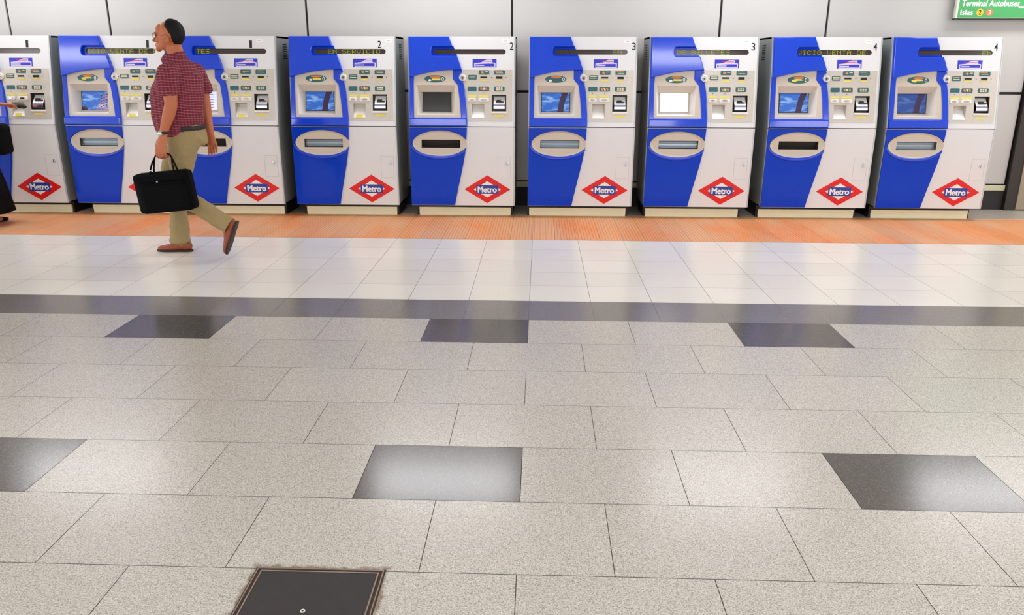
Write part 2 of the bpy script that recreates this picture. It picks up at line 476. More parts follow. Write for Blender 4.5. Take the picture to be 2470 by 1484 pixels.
# ceiling lights of the hall
lamp0 = None
lamp_spots = [(x, 7.6) for x in (-7.9, -4.9, -1.0, 2.0, 4.9, 7.9)] + [(-7.2, 3.9), (1.9, 3.9), (7.2, 3.9)] + \
    [(x, 0.3) for x in (-5.2, -1.7, 1.8, 5.3)]
for x, y in lamp_spots:
    if True:
        if lamp0 is None:
            root = empty('ceiling_light', (x, y, CEIL_Z)); lamp0 = root
            bm = box_bm(-0.80, 0.80, -0.30, 0.30, -0.06, -0.001, None, 0.006)
            finish(bm, 'housing', M['lamp_body'], root)
            bm = box_bm(-0.78, 0.78, -0.28, 0.28, -0.068, -0.061)
            finish(bm, 'diffuser', M['lamp'], root)
        else:
            root = lamp0.copy(); COL.objects.link(root); root.location = (x, y, CEIL_Z)
            for ch in lamp0.children:
                c = ch.copy(); COL.objects.link(c); c.parent = root
        tag(root, 'long white fluorescent ceiling light in rows above the hall', 'ceiling light', 'ceiling lights of the hall')

# ------------------------------------------------------------------ ticket machines
MW = 1.036
ZT, ZJ, ZB = 1.734, 0.895, 0.12
YT = 0.14                        # the upper half leans back by this much at the top
DEP = 0.60
def yf(z):
    if z >= ZJ: return (z - ZJ) / (ZT - ZJ) * YT
    return (ZJ - z) / (ZJ - ZB) * 0.01
def sh(a, b, n):                 # face coordinates to machine space
    return (a, yf(b) - n, b)
def U(u, v):                     # outline sheet of the upper half (drawn at 797 x 675 units)
    return ((u - 15) / 797.0 * MW - MW / 2, ZT - (v - 70) / 675.0 * (ZT - ZJ))
def Lo(u, v):                    # outline sheet of the lower half
    k = (v - 745) / 592.0
    l = 18 + 15 * k; r = 815 - 3 * k
    return (((u - l) / (r - l) - 0.5) * MW, ZJ - k * (ZJ - ZB))
def up(pts): return [U(*p) for p in pts]
def lo(pts): return [Lo(*p) for p in pts]
def urect(a, b, c, d): return up(rect(a, b, c, d))

LED = {'E': '11111 10000 10000 11110 10000 10000 11111', 'N': '10001 11001 10101 10011 10001 10001 10001',
       'S': '01111 10000 10000 01110 00001 00001 11110', 'R': '11110 10001 10001 11110 10100 10010 10001',
       'V': '10001 10001 10001 10001 10001 01010 00100', 'I': '01110 00100 00100 00100 00100 00100 01110',
       'C': '01110 10001 10000 10000 10000 10001 01110', 'O': '01110 10001 10001 10001 10001 10001 01110',
       'D': '11110 10001 10001 10001 10001 10001 11110', 'B': '11110 10001 10001 11110 10001 10001 11110',
       'L': '10000 10000 10000 10000 10000 10000 11111', 'T': '11111 00100 00100 00100 00100 00100 00100',
       'A': '01110 10001 10001 11111 10001 10001 10001', ' ': '00000 00000 00000 00000 00000 00000 00000'}
def led_text(bm, s, u0, v0=168, v1=201, umax=734, n=0.003, pitch=6.0):
    row = (v1 - v0) / 7.0
    u = u0
    for ch in s:
        pat = LED[ch].split()
        for cx in range(5):
            for ry in range(7):
                if pat[ry][cx] == '1':
                    uu = u + cx * pitch; vv = v0 + (ry + 0.5) * row
                    if 196 < uu < umax: prism(bm, urect(uu - 2.1, vv - 1.9, uu + 2.1, vv + 1.9), n - 0.001, n)
        u += pitch * 6

ARC = [(22, 374), (60, 364), (110, 351), (160, 340), (210, 331), (260, 325), (310, 320), (350, 318)]
def inner_box(bm, o, b, n0, n1, mi=0, mi_back=None):
    """five sided recess: opening polygon o at n0, back polygon b at n1"""
    ov = [bm.verts.new((p[0], p[1], n0)) for p in o]; bv = [bm.verts.new((p[0], p[1], n1)) for p in b]
    for i in range(len(o)):
        j = (i + 1) % len(o); bm.faces.new((ov[i], ov[j], bv[j], bv[i])).material_index = mi
    bm.faces.new(bv).material_index = mi if mi_back is None else mi_back

def PT(name, bm, m, parent, smooth=False):
    return finish(bm, name, m, parent, smooth, sh)

def machine(cfg):
    x, y = cfg['x'], cfg['y']
    root = empty('ticket_machine', (x, y, 0))
    tag(root, cfg['label'], 'ticket machine', 'ticket machines in a row along the wall')
    h = MW / 2
    # cabinet shell: sides, top, back and bottom
    bm = bmesh.new()
    prof = [(ZB, yf(ZB)), (ZJ, 0.0), (ZT, YT)]
    for s in (-1, 1):
        xo, xi = s * h, s * (h - 0.018)
        loops = []
        for xx in (xo, xi):
            loops.append([bm.verts.new((xx, p[1] + 0.012, p[0])) for p in prof] + [bm.verts.new((xx, DEP, ZT)), bm.verts.new((xx, DEP, ZB))])
        bm.faces.new(loops[0]); bm.faces.new(loops[1])
        for i in range(5): bm.faces.new((loops[0][i], loops[0][(i + 1) % 5], loops[1][(i + 1) % 5], loops[1][i]))
    box_bm(-h, h, YT + 0.012, DEP, ZT - 0.016, ZT, bm)
    box_bm(-h, h, DEP - 0.01, DEP, ZB, ZT, bm)
    box_bm(-h, h, 0.012, DEP, ZB, ZB + 0.012, bm)
    finish(bm, 'cabinet', M['side'], root)
    # side louvres
    bm = bmesh.new()
    for s in (-1, 1):
        for k in range(7):
            z = 1.655 - k * 0.022
            box_bm(s * h - 0.003, s * h + 0.003, 0.34, 0.46, z, z + 0.011, bm)
    finish(bm, 'side_vent', M['black'], root)
    # silver edge trims down both front edges
    for s in (-1, 1):
        a0, a1 = sorted((s * (h + 0.001), s * (h - 0.013)))
        for z0, z1 in ((ZJ + 0.003, ZT + 0.001), (ZB, ZJ - 0.004)):
            bm = bmesh.new(); prism(bm, rect(a0, z0, a1, z1), -0.03, 0.003, bev=0.003)
            PT('edge_trim', bm, M['trim'], root)
    # upper door with its openings
    bm = bmesh.new()
    slot = up(ell(205 + 19, 184, 19, 19, 10, math.pi / 2, 3 * math.pi / 2) + ell(721, 184, 19, 19, 10, -math.pi / 2, math.pi / 2))
    prism(bm, rect(-h + 0.013, ZJ + 0.003, h - 0.013, ZT), -0.02, 0.0, holes=[slot, urect(68, 428, 366, 659), urect(490, 572, 582, 678), urect(638, 503, 746, 632)])
    door = PT('upper_door', bm, M['white_face'], root)
    bm = bmesh.new(); nu = cfg['num_u']
    add_text(bm, cfg['num'], *U(nu, 142 if nu > 755 else 131), 0.026 if cfg['num'] == '1' else 0.036, 0.068, 0.0, bold=0.006, extrude=0.001)
    PT('machine_number', bm, M['print_black'], door)
    bm = bmesh.new(); lu = cfg['lab_u']
    prism(bm, urect(lu - 26, 92, lu + 26, 118), 0.0, 0.001)
    lab = PT('serial_label', bm, M['print_white'], door)
    bm = bmesh.new(); prism(bm, urect(lu - 14, 102, lu + 14, 107), 0.001, 0.0015)
    PT('label_print', bm, M['print_grey'], door)
    # notice sticker
    bm = bmesh.new()
    prism(bm, urect(494, 237, 672, 300), 0.0, 0.0012, mi=0)
    prism(bm, up([(506, 300), (506, 268), (560, 262), (575, 250), (600, 241), (640, 241), (640, 262), (664, 266), (664, 300)]), 0.0012, 0.0018, mi=1)
    prism(bm, up([(512, 276), (600, 271), (656, 271), (656, 292), (512, 292)]), 0.0018, 0.0024, mi=0)
    prism(bm, urect(548, 252, 634, 256), 0.0018, 0.0024, mi=2)
    prism(bm, urect(516, 280, 580, 287), 0.0024, 0.0029, mi=1)
    PT('notice_sticker', bm, [M['sticker_blue'], M['sticker_white'], M['logo_red']], root)
    # display strip behind the slot
    bm = bmesh.new()
    inner_box(bm, slot, slot, 0.0, -0.012, 0)
    disp = PT('display_strip', bm, M['dark_glass'], root)
    if cfg['text']:
        bm = bmesh.new(); led_text(bm, cfg['text'], cfg['text_u'], n=-0.0105)
        PT('display_lettering', bm, M['led'], disp)
    # blue cap above the screen
    bm = bmesh.new()
    cap = ARC + [(392, 316), (416, 318), (405, 285), (395, 255), (380, 214), (215, 214)] + \
        [(190 + 15 - 15 * math.cos(t), 180 + 34 * math.sin(t)) for t in (1.2, 0.7, 0.2, -0.2, -0.7, -1.2)] + \
        [(215, 146), (346, 146), (338, 122), (328, 98), (320, 71), (20, 71)]
    prism(bm, up(cap), 0.0, 0.042, bev=0.008)
    PT('blue_cap_panel', bm, M['blue_gloss'], root, False)
    bm = bmesh.new()
    prism(bm, up([(182, 140), (350, 140), (360, 165), (224, 165)] + [(224 - 19 * math.sin(t), 184 - 19 * math.cos(t)) for t in (0.4, 0.8, 1.2, 1.57, 1.94, 2.34, 2.74)] + [(224, 203), (374, 203), (382, 222), (182, 222)]), 0.0, 0.006)
    PT('display_surround', bm, M['blue'], root)
    # blue surround of the screen and its ledge
    bm = bmesh.new()
    fr = [(20, 360), (60, 350), (56, 400), (56, 676), (410, 676), (397, 530), (384, 432), (347, 386), (347, 316), (412, 316), (419, 334),
          (400, 350), (391, 368), (393, 386), (404, 400), (420, 408), (428, 425), (438, 480), (446, 560), (452, 640), (455, 700), (455, 742), (20, 742)]
    prism(bm, up(fr), 0.0, 0.020, bev=0.006)
    sur = PT('blue_screen_surround', bm, M['blue_gloss'], root)
    bm = bmesh.new()
    prism(bm, urect(20, 680, 452, 740), 0.018, 0.040, bev=0.010)
    PT('blue_ledge', bm, M['blue_gloss'], sur)
    # beige screen housing with a tapering recess
    bm = bmesh.new()
    hole = up([(72, 432), (362, 432), (360, 655), (80, 655)])
    prism(bm, up([(50, 350), (110, 335), (210, 322), (352, 310), (352, 388), (388, 432), (402, 530), (414, 680), (50, 680)]), 0.0, 0.012, holes=[hole])
    back = up([(100, 440), (334, 440), (330, 642), (106, 642)])
    inner_box(bm, hole, back, 0.012, -0.105, 1)
    hood = bmesh.new()
    hv = [hood.verts.new((*U(u_, v_), n_)) for u_, v_, n_ in ((72, 431, 0.008), (362, 431, 0.008), (360, 486, -0.060), (75, 486, -0.060), (72, 431, -0.09), (362, 431, -0.09), (360, 486, -0.09), (75, 486, -0.09))]
    for f in ((0, 1, 2, 3), (4, 5, 6, 7), (0, 1, 5, 4), (2, 3, 7, 6), (0, 3, 7, 4), (1, 2, 6, 5)): hood.faces.new([hv[i] for i in f])
    hs = PT('screen_housing', bm, [M['beige'], M['recess_white']], root)
    PT('screen_hood', hood, M['beige'], hs)
    # the screen
    bm = bmesh.new()
    kind = cfg['screen']
    prism(bm, urect(108, 484, 327, 636), -0.105, -0.098, mi=1)
    prism(bm, urect(113, 489, 322, 631), -0.098, -0.0975, mi=0)
    mats = {'arc': [M['sky'], M['black']], 'off': [M['screen_off'], M['black']], 'deep': [M['sky_deep'], M['black']],
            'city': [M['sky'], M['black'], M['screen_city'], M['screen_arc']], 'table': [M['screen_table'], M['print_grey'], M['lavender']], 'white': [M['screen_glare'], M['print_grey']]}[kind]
    if kind in ('arc', 'deep'):
        mats = mats + [M['screen_arc'], M['lavender']]
        pts = [(266, 489), (312, 489), (296, 530), (284, 570), (276, 631), (232, 631), (240, 580), (250, 535)]
        prism(bm, up(pts), -0.0975, -0.0970, mi=2)
    if kind == 'city':
        prism(bm, up([(218, 631), (236, 590), (262, 560), (276, 520), (300, 500), (322, 489), (322, 631)]), -0.0975, -0.097, mi=2)
        for k in range(5):
            for q in range(3):
                u_ = 262 + q * 20 - k * 2; v_ = 520 + k * 21 - q * 6
                prism(bm, urect(u_, v_, u_ + 12, v_ + 8), -0.097, -0.0966, mi=3)
        prism(bm, up([(113, 631), (113, 612), (130, 606), (150, 616), (156, 631)]), -0.0975, -0.097, mi=3)
    if kind == 'table':
        for k in range(6):
            for q in range(4): prism(bm, urect(140 + q * 42, 508 + k * 20, 168 + q * 42, 514 + k * 20), -0.0975, -0.097, mi=2)
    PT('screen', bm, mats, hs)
    # oval emblem above the screen
    bm = bmesh.new()
    prism(bm, up(ell(215, 385, 79, 27, 36)), 0.012, 0.0135, mi=0)
    prism(bm, up(ell(217, 370, 40, 9, 20)), 0.0135, 0.014, mi=1)
    if cfg['oval'] == 'yellow':
        prism(bm, up([(165, 386), (200, 378), (240, 380), (252, 390), (205, 392), (198, 402), (172, 398)]), 0.0135, 0.0142, mi=2)
    else:
        prism(bm, urect(190, 383, 255, 396), 0.0135, 0.0142, mi=2 if cfg['oval'] == 'card' else 0)
        prism(bm, up(ell(175, 396, 12, 8, 12)), 0.0135, 0.0144, mi=3)
    prism(bm, up(ell(272, 386, 9, 14, 14)), 0.0135, 0.0142, holes=[up(ell(272, 386, 5, 10, 14))], mi=3)
    PT('oval_emblem', bm, [M['teal'], M['orange'], M['yellow'], M['print_white']], hs)
    # round button sitting in the notch
    bm = bmesh.new()
    prism(bm, up(ell(420, 377, 27, 28, 24)), 0.0, 0.016, bev=0.005, mi=0)
    prism(bm, up(ell(420, 377, 15, 16, 20)), 0.016, 0.020, bev=0.002, mi=1)
    prism(bm, up(ell(420, 378, 7, 7, 12)), 0.020, 0.021, mi=2)
    PT('call_button', bm, [M['recess_white'], M['chrome'], M['steel_dark']], root)
    bm = bmesh.new()
    prism(bm, up([(388, 372), (381, 380), (386, 392), (398, 404), (416, 412), (428, 408), (428, 400), (412, 400), (399, 390)]), 0.006, 0.030, bev=0.005)
    PT('button_lip', bm, M['blue_gloss'], root)
    # metal control panel
    bm = bmesh.new()
    cp = [(424, 316), (790, 316), (790, 700), (462, 700), (455, 600), (444, 500), (430, 420), (424, 400)]
    prism(bm, up(cp), 0.0, 0.003, holes=[urect(490, 572, 582, 678), urect(638, 503, 746, 632)])
    ctl = PT('control_panel', bm, M['beige_metal'], root)
    labels = [((462, 355, 525, 390), 'list'), ((540, 320, 618, 352), 'mix'), ((655, 320, 735, 352), 'list2'), ((457, 443, 524, 476), 'none'), ((538, 443, 618, 476), 'hands'), ((655, 443, 733, 476), 'grid')]
    for (a, b, c, d), k in labels:
        bm = bmesh.new()
        prism(bm, up(rrect(a, b, c, d, 6)), 0.003, 0.005, mi=0)
        if k == 'list':
            for q in range(2): prism(bm, urect(a + 8, b + 8 + q * 12, c - 8, b + 13 + q * 12), 0.005, 0.0055, mi=1)
        if k == 'list2':
            prism(bm, urect(a + 8, b + 6, c - 20, b + 11), 0.005, 0.0055, mi=2); prism(bm, urect(a + 16, b + 19, c - 14, b + 22), 0.005, 0.0055, mi=1)
        if k == 'mix':
            prism(bm, up(ell(a + 28, (b + d) / 2, 11, 9, 12)), 0.005, 0.0055, mi=2); prism(bm, urect(a + 46, b + 9, c - 8, b + 14), 0.005, 0.0055, mi=1)
        if k == 'hands':
            for q in range(3): prism(bm, up([(a + 12 + q * 19, b + 8), (a + 26 + q * 19, b + 8), (a + 30 + q * 19, d - 8), (a + 18 + q * 19, d - 8)]), 0.005, 0.0055, mi=2 if q != 1 else 1)
        if k == 'grid':
            for q in range(3):
                for w in range(2): prism(bm, urect(a + 16 + q * 17, b + 6 + w * 12, a + 29 + q * 17, b + 15 + w * 12), 0.005, 0.0055, mi=1)
        PT('instruction_label', bm, [M['teal'], M['cream_print'], M['orange']], ctl)
    for a, b, c, d in ((552, 367, 603, 380), (670, 366, 717, 384)):
        bm = bmesh.new(); prism(bm, up(rrect(a - 4, b - 4, c + 4, d + 4, 4)), 0.003, 0.007, holes=[urect(a, b, c, d)], mi=0)
        prism(bm, urect(a, b, c, d), 0.003, 0.0034, mi=1)
        PT('card_slot', bm, [M['beige_metal'], M['black']], ctl)
    for a, b, c, d in ((550, 387, 605, 399), (668, 387, 719, 399), (426, 392, 452, 401), (458, 506, 522, 520), (540, 506, 614, 520), (655, 654, 728, 668)):
        bm = bmesh.new(); prism(bm, up(rrect(a, b, c, d, 5)), 0.003, 0.0045)
        PT('yellow_marker', bm, M['yellow'], ctl)
    for a, b, c, d in ((458, 526, 520, 556), (538, 526, 617, 556)):
        bm = bmesh.new()
        prism(bm, up(rrect(a, b, c, d, 9)), 0.003, 0.012, bev=0.005, mi=0)
        prism(bm, up(ell((a + c) / 2, 541, (c - a) * 0.27, 8, 18)), 0.012, 0.016, bev=0.003, mi=1)
        PT('coin_slot', bm, [M['recess_white'], M['chrome']], ctl)
    bm = bmesh.new()
    for cx, cy in ((447, 375), (636, 374), (743, 374), (490, 490), (577, 490)):
        prism(bm, up(ell(cx, cy, 3.2, 3.2, 8)), 0.003, 0.005)
    PT('indicator_light', bm, M['print_black'], ctl)
    # coin and ticket chute
    bm = bmesh.new()
    inner_box(bm, urect(490, 572, 582, 678), up([(494, 580), (578, 580), (578, 612), (494, 612)]), 0.003, -0.055, 0, 0)
    ch = PT('chute', bm, [M['beige_metal']], root)
    bm = bmesh.new()
    vs = [bm.verts.new((*U(494, 606), -0.050)), bm.verts.new((*U(578, 606), -0.050)), bm.verts.new((*U(581, 677), 0.006)), bm.verts.new((*U(491, 677), 0.006)),
          bm.verts.new((*U(494, 612), -0.054)), bm.verts.new((*U(578, 612), -0.054)), bm.verts.new((*U(581, 680), 0.0)), bm.verts.new((*U(491, 680), 0.0))]
    for f in ((0, 1, 2, 3), (4, 5, 6, 7), (0, 3, 7, 4), (1, 2, 6, 5), (3, 2, 6, 7), (0, 1, 5, 4)): bm.faces.new([vs[i] for i in f])
    PT('chute_ramp', bm, M['print_white'], ch)
    if cfg['tag']:
        bm = bmesh.new()
        prism(bm, up(rrect(512, 655, 560, 680, 5)), 0.004, 0.008)
        PT('yellow_tag', bm, M['yellow'], ch)
    # banknote reader
    bm = bmesh.new()
    ro = urect(638, 503, 746, 632)
    inner_box(bm, ro, urect(640, 505, 744, 630), 0.003, -0.05, 0)
    rd = PT('banknote_reader', bm, [M['steel_dark']], root)
    bm = bmesh.new()
    vs = [(652, 517, -0.045), (735, 517, -0.045), (735, 575, 0.006), (652, 575, 0.006), (652, 590, 0.012), (735, 590, 0.012), (735, 608, 0.010), (652, 608, 0.010), (652, 618, -0.02), (735, 618, -0.02)]
    vv = [bm.verts.new((*U(a, b), c)) for a, b, c in vs]
    for k, f in enumerate(((0, 1, 2, 3), (3, 2, 5, 4), (4, 5, 6, 7), (7, 6, 9, 8))): bm.faces.new([vv[i] for i in f]).material_index = (0, 1, 2, 1)[k]
    for side in ((0, 3, 4, 7, 8), (1, 2, 5, 6, 9)): bm.faces.new([vv[i] for i in side]).material_index = 2
    PT('reader_head', bm, [M['print_white'], M['lavender'], M['chrome']], rd)
    bm = bmesh.new()
    prism(bm, up([(668, 556), (676, 541), (704, 541), (708, 551), (728, 553), (728, 560), (668, 560)]), -0.02, 0.004)
    PT('note_mouth', bm, M['black'], rd)
    bm = bmesh.new(); prism(bm, urect(636, 628, 750, 643), 0.0, 0.012, bev=0.004)
    PT('reader_sill', bm, M['recess_white'], rd)

    # ---------------- lower half
    ovc, orx, ory = (250, 869), 204, 94
    oval = [(ovc[0] + orx * math.cos(t), ovc[1] + ory * math.sin(t)) for t in [2 * math.pi * i / 56 for i in range(56)]]
    bm = bmesh.new()
    prism(bm, rect(-h + 0.013, ZB, h - 0.013, ZJ - 0.004), -0.02, 0.0, holes=[lo([(104, 836), (412, 836), (412, 906), (104, 906)])])
    ld = PT('lower_door', bm, M['white_face'], root)
    bm = bmesh.new()
    prism(bm, lo(rect(685, 965, 783, 1126)), 0.0, 0.0012, holes=[lo(rect(687, 967, 781, 1124))])
    PT('access_flap', bm, M['print_grey'], ld)
    bm = bmesh.new()
    prism(bm, lo(ell(757, 1014, 12, 12, 18)), 0.0, 0.009, bev=0.003)
    prism(bm, lo(rect(753, 1000, 761, 1030)), 0.009, 0.016, bev=0.002)
    PT('door_lock', bm, M['chrome'], ld)
    # joint seen as a dark line between the halves
    bm = bmesh.new(); prism(bm, rect(-h + 0.002, ZJ - 0.0045, h - 0.002, ZJ + 0.0035), -0.03, -0.006)
    PT('door_gap', bm, M['black'], root)
    # emblem
    bm = bmesh.new()
    prism(bm, lo([(433, 1212), (607, 1105), (780, 1213), (605, 1318)]), 0.0, 0.002, mi=0)
    prism(bm, lo([(503, 1213), (606, 1150), (708, 1213), (605, 1274)]), 0.002, 0.0026, mi=1)
    prism(bm, lo(rect(522, 1180, 691, 1246)), 0.0026, 0.0034, mi=2)
    em = PT('metro_emblem', bm, [M['logo_red'], M['print_white'], M['logo_blue']], ld)
    bm = bmesh.new()
    cx, cz = Lo(606, 1213)
    add_text(bm, 'Metro', cx, cz, 145 / 780 * MW, 0.063, 0.0036, heavy=0.055)
    PT('emblem_lettering', bm, M['print_white'], ld)
    # blue panel that runs round the oval
    bm = bmesh.new()
    ux, uy = ovc; rx2, ry2 = orx + 3, ory + 3
    t0 = math.acos((450 - ux) / rx2)
    arc = [(ux + rx2 * math.cos(t), uy + ry2 * math.sin(t)) for t in [-t0 - (2 * math.pi - 2 * t0) * i / 44 for i in range(45)]]
    # arc runs from the upper right crossing round the left to the lower right crossing
    pts = [(20, 752), (455, 752), (453, 800)] + arc + [(446, 905), (438, 960), (425, 1030), (408, 1110), (388, 1200), (372, 1280), (362, 1334), (33, 1334)]
    prism(bm, lo(pts), 0.0, 0.016, bev=0.004)
    bp = PT('blue_lower_panel', bm, M['blue'], root)
    # bright blue lip under the oval
    bm = bmesh.new()
    path = []; rr = []
    for i in range(41):
        t = math.radians(22 + 152 * i / 40)
        a, b = Lo(ux + (rx2 + 8) * math.cos(t), uy + (ry2 + 8) * math.sin(t))
        k = math.sin(math.pi * i / 40)
        path.append((a, b, 0.014)); rr.append((0.005 + 0.013 * k ** 0.6, 0.005 + 0.014 * k ** 0.6))
    tube(bm, path, 0.01, 10, rr=rr)
    PT('tray_lip', bm, M['blue_gloss'], bp, True)
    # beige oval dish
    bm = bmesh.new()
    rings = []
    for s, n in ((1.0, 0.014), (0.985, 0.016), (0.95, 0.010), (0.88, 0.002)):
        rings.append([bm.verts.new((*Lo(ux + orx * s * math.cos(2 * math.pi * i / 56), uy + ory * s * math.sin(2 * math.pi * i / 56)), n)) for i in range(56)])
    r_out = [bm.verts.new((*Lo(*p), 0.0)) for p in oval]
    rings.insert(0, r_out)
    for a, b in zip(rings, rings[1:]):
        for i in range(56): bm.faces.new((a[i], a[(i + 1) % 56], b[(i + 1) % 56], b[i]))
    inn = rings[-1]
    hol = lo(rect(112, 841, 404, 900)); hol.reverse()
    hv = [bm.verts.new((p[0], p[1], 0.002)) for p in hol]
    loops = [inn, hv]; flat = inn + hv
    for t in tessellate_polygon([[Vector((v.co.x, v.co.y, 0)) for v in r] for r in loops]):
        try: bm.faces.new([flat[i] for i in t])
        except ValueError: pass
    dish = PT('tray_dish', bm, M['beige'], root, False)
    bm = bmesh.new()
    inner_box(bm, lo(rect(112, 841, 404, 900)), lo(rect(114, 843, 402, 898)), 0.002, -0.10, 0)
    PT('tray_opening', bm, M['steel_dark'], dish)
    bm = bmesh.new()
    fl = cfg['flap']
    # curved transparent-looking metal flap hanging inside the mouth
    n = 8; va = []; vb = []
    for i in range(n + 1):
        t = i / n
        v_ = 845 + 50 * t
        d = -0.003 - 0.03 * math.sin(t * math.pi) if fl else -0.03 - 0.05 * t
        va.append(bm.verts.new((*Lo(116, v_), d))); vb.append(bm.verts.new((*Lo(400, v_), d)))
    for i in range(n): bm.faces.new((va[i], vb[i], vb[i + 1], va[i + 1]))
    PT('tray_flap', bm, M['steel'] if fl else M['steel_dark'], dish, True)
    # plinth
    px0, px1 = cfg['plinth']
    bm = bmesh.new(); box_bm(px0, px1, 0.12, DEP - 0.05, 0.014, 0.082, bm, 0.002)
    box_bm(px0 + 0.002, px1 - 0.002, 0.122, DEP - 0.06, 0.0, 0.014, bm)
    pl = finish(bm, 'plinth', M['plinth'], root)
    bm = bmesh.new(); box_bm(px0 - 0.02, px1 + 0.02, 0.14, DEP - 0.04, 0.0, ZB, bm)
    finish(bm, 'plinth_frame', M['black'], root)
    return root

B_ = 'blue and white ticket machine '
cfgs = [
 dict(x=-5.302, num='1', num_u=640, lab_u=720, text='', text_u=0, screen='deep', oval='blue', tag=True, flap=False,
      label=B_ + 'at the left edge, used by the person in black', plinth=(-0.44, 0.47)),
 dict(x=-4.169, num='1', num_u=682, lab_u=738, text='ICIO VENTA DE B', text_u=216, screen='city', oval='yellow', tag=True, flap=True,
      label=B_ + 'behind the black briefcase, display reading ICIO VENTA DE', plinth=(-0.44, 0.46)),
 dict(x=-3.085, num='1', num_u=625, lab_u=690, text='TES', text_u=210, screen='table', oval='blue', tag=True, flap=False,
      label=B_ + 'right behind the walking man, display ending in TES', plinth=(-0.44, 0.47)),
 dict(x=-1.923, num='2', num_u=694, lab_u=760, text='EN SERVICIO V', text_u=308, screen='arc', oval='card', tag=True, flap=True,
      label=B_ + 'numbered 2 whose display reads EN SERVICIO', plinth=(-0.46, 0.47)),
 dict(x=-0.763, num='2', num_u=783, lab_u=735, text='', text_u=0, screen='off', oval='card', tag=False, flap=False,
      label=B_ + 'numbered 2 with dark screen and blank display', plinth=(-0.46, 0.475)),
 dict(x=0.405, num='3', num_u=786, lab_u=738, text='EN S', text_u=634, screen='arc', oval='blue', tag=False, flap=True,
      label=B_ + 'numbered 3 with sky picture on its screen', plinth=(-0.505, 0.475)),
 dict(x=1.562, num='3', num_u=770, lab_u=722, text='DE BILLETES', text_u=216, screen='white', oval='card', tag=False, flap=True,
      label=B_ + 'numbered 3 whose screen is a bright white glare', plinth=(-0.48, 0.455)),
 dict(x=2.725, num='4', num_u=762, lab_u=712, text='VICIO VENTA DE', text_u=206, screen='arc', oval='yellow', tag=False, flap=False,
      label=B_ + 'numbered 4 with a full line of display text', plinth=(-0.50, 0.455)),
 dict(x=3.861, num='4', num_u=760, lab_u=714, text='EN', text_u=672, screen='deep', oval='yellow', tag=False, flap=True,
      label=B_ + 'at the far right end below the green sign', plinth=(-0.50, 0.46)),
]
for c in cfgs:
    c['y'] = 7.79 + 0.011 * c['x']
    machine(c)

# ------------------------------------------------------------------ green direction sign on the wall
sg = empty('direction_sign', (4.10, 8.40, 1.925))
tag(sg, 'green hanging direction sign to the bus terminal above the last machine', 'sign')
bm = box_bm(0.0, 1.7, 0.0, 0.05, 0.0, 0.42, None, 0.004); finish(bm, 'sign_board', M['frame_white'], sg)
bm = box_bm(0.022, 1.69, -0.003, 0.0, 0.008, 0.412); finish(bm, 'green_face', M['sign_green'], sg)
bm = box_bm(-0.004, 1.704, 0.004, 0.045, -0.012, 0.0); finish(bm, 'lower_rail', M['column_dark'], sg)
def sfn(a, b, n): return (a, -0.003 - n, b)
bm = bmesh.new(); add_text(bm, 'Terminal Autobuses', 0.325, 0.140, 0.56, 0.058, 0.0, heavy=0.045, shear=0.12)
finish(bm, 'sign_lettering', M['print_white'], sg, fn=sfn)
bm = bmesh.new(); add_text(bm, 'Islas', 0.105, 0.055, 0.125, 0.05, 0.0, heavy=0.045)
finish(bm, 'sign_lettering', M['print_white'], sg, fn=sfn)
for cx, mt, s, ink in ((0.233, 'sign_yellow', '2', 'print_black'), (0.325, 'sign_orange', '3', 'print_white')):
    bm = bmesh.new(); prism(bm, ell(cx, 0.055, 0.033, 0.033, 28), 0.0, 0.001)
    rb = finish(bm, 'line_badge', M[mt], sg, fn=sfn)
    bm = bmesh.new(); add_text(bm, s, cx, 0.055, 0.027, 0.042, 0.001, bold=0.02)
    finish(bm, 'badge_number', M[ink], rb, fn=sfn)
bm = bmesh.new(); prism(bm, [(0.60, 0.093), (0.86, 0.093), (0.80, 0.045), (0.84, 0.045), (0.93, 0.105), (0.84, 0.165), (0.80, 0.165), (0.86, 0.113), (0.60, 0.113)], 0.0, 0.001)
finish(bm, 'arrow', M['print_white'], sg, fn=sfn)

# ------------------------------------------------------------------ floor hatch
ht = empty('floor_hatch', (HX, HY, 0)); tag(ht, 'dark square floor hatch with thin metal rim at the bottom edge', 'floor hatch')
bm = bmesh.new(); r = 0.2
def rim(bm, a, b, z0, z1):
    for k in range(4):
        if k == 0: box_bm(-b, b, a, b, z0, z1, bm)
        if k == 1: box_bm(-b, b, -b, -a, z0, z1, bm)
        if k == 2: box_bm(-b, -a, -a, a, z0, z1, bm)
        if k == 3: box_bm(a, b, -a, a, z0, z1, bm)
rim(bm, 0.192, 0.1955, 0.0, 0.004); rim(bm, 0.178, 0.182, 0.0, 0.0045)
finish(bm, 'rim', M['hatch_metal'], ht)
bm = bmesh.new(); rim(bm, 0.182, 0.192, 0.0, 0.0015); rim(bm, 0.1955, 0.2, 0.0, 0.0012)
finish(bm, 'rim_gap', M['rust'], ht)
bm = box_bm(-0.178, 0.178, -0.178, 0.178, 0.0, 0.003); finish(bm, 'lid', M['lid'], ht)
bm = bmesh.new(); tube(bm, [(0.0055 * math.cos(t), 0.0055 * math.sin(t), 0.004) for t in [2 * math.pi * i / 16 for i in range(16)]], 0.002, 6, closed=True)
finish(bm, 'lifting_eye', M['frame_white'], ht, True)

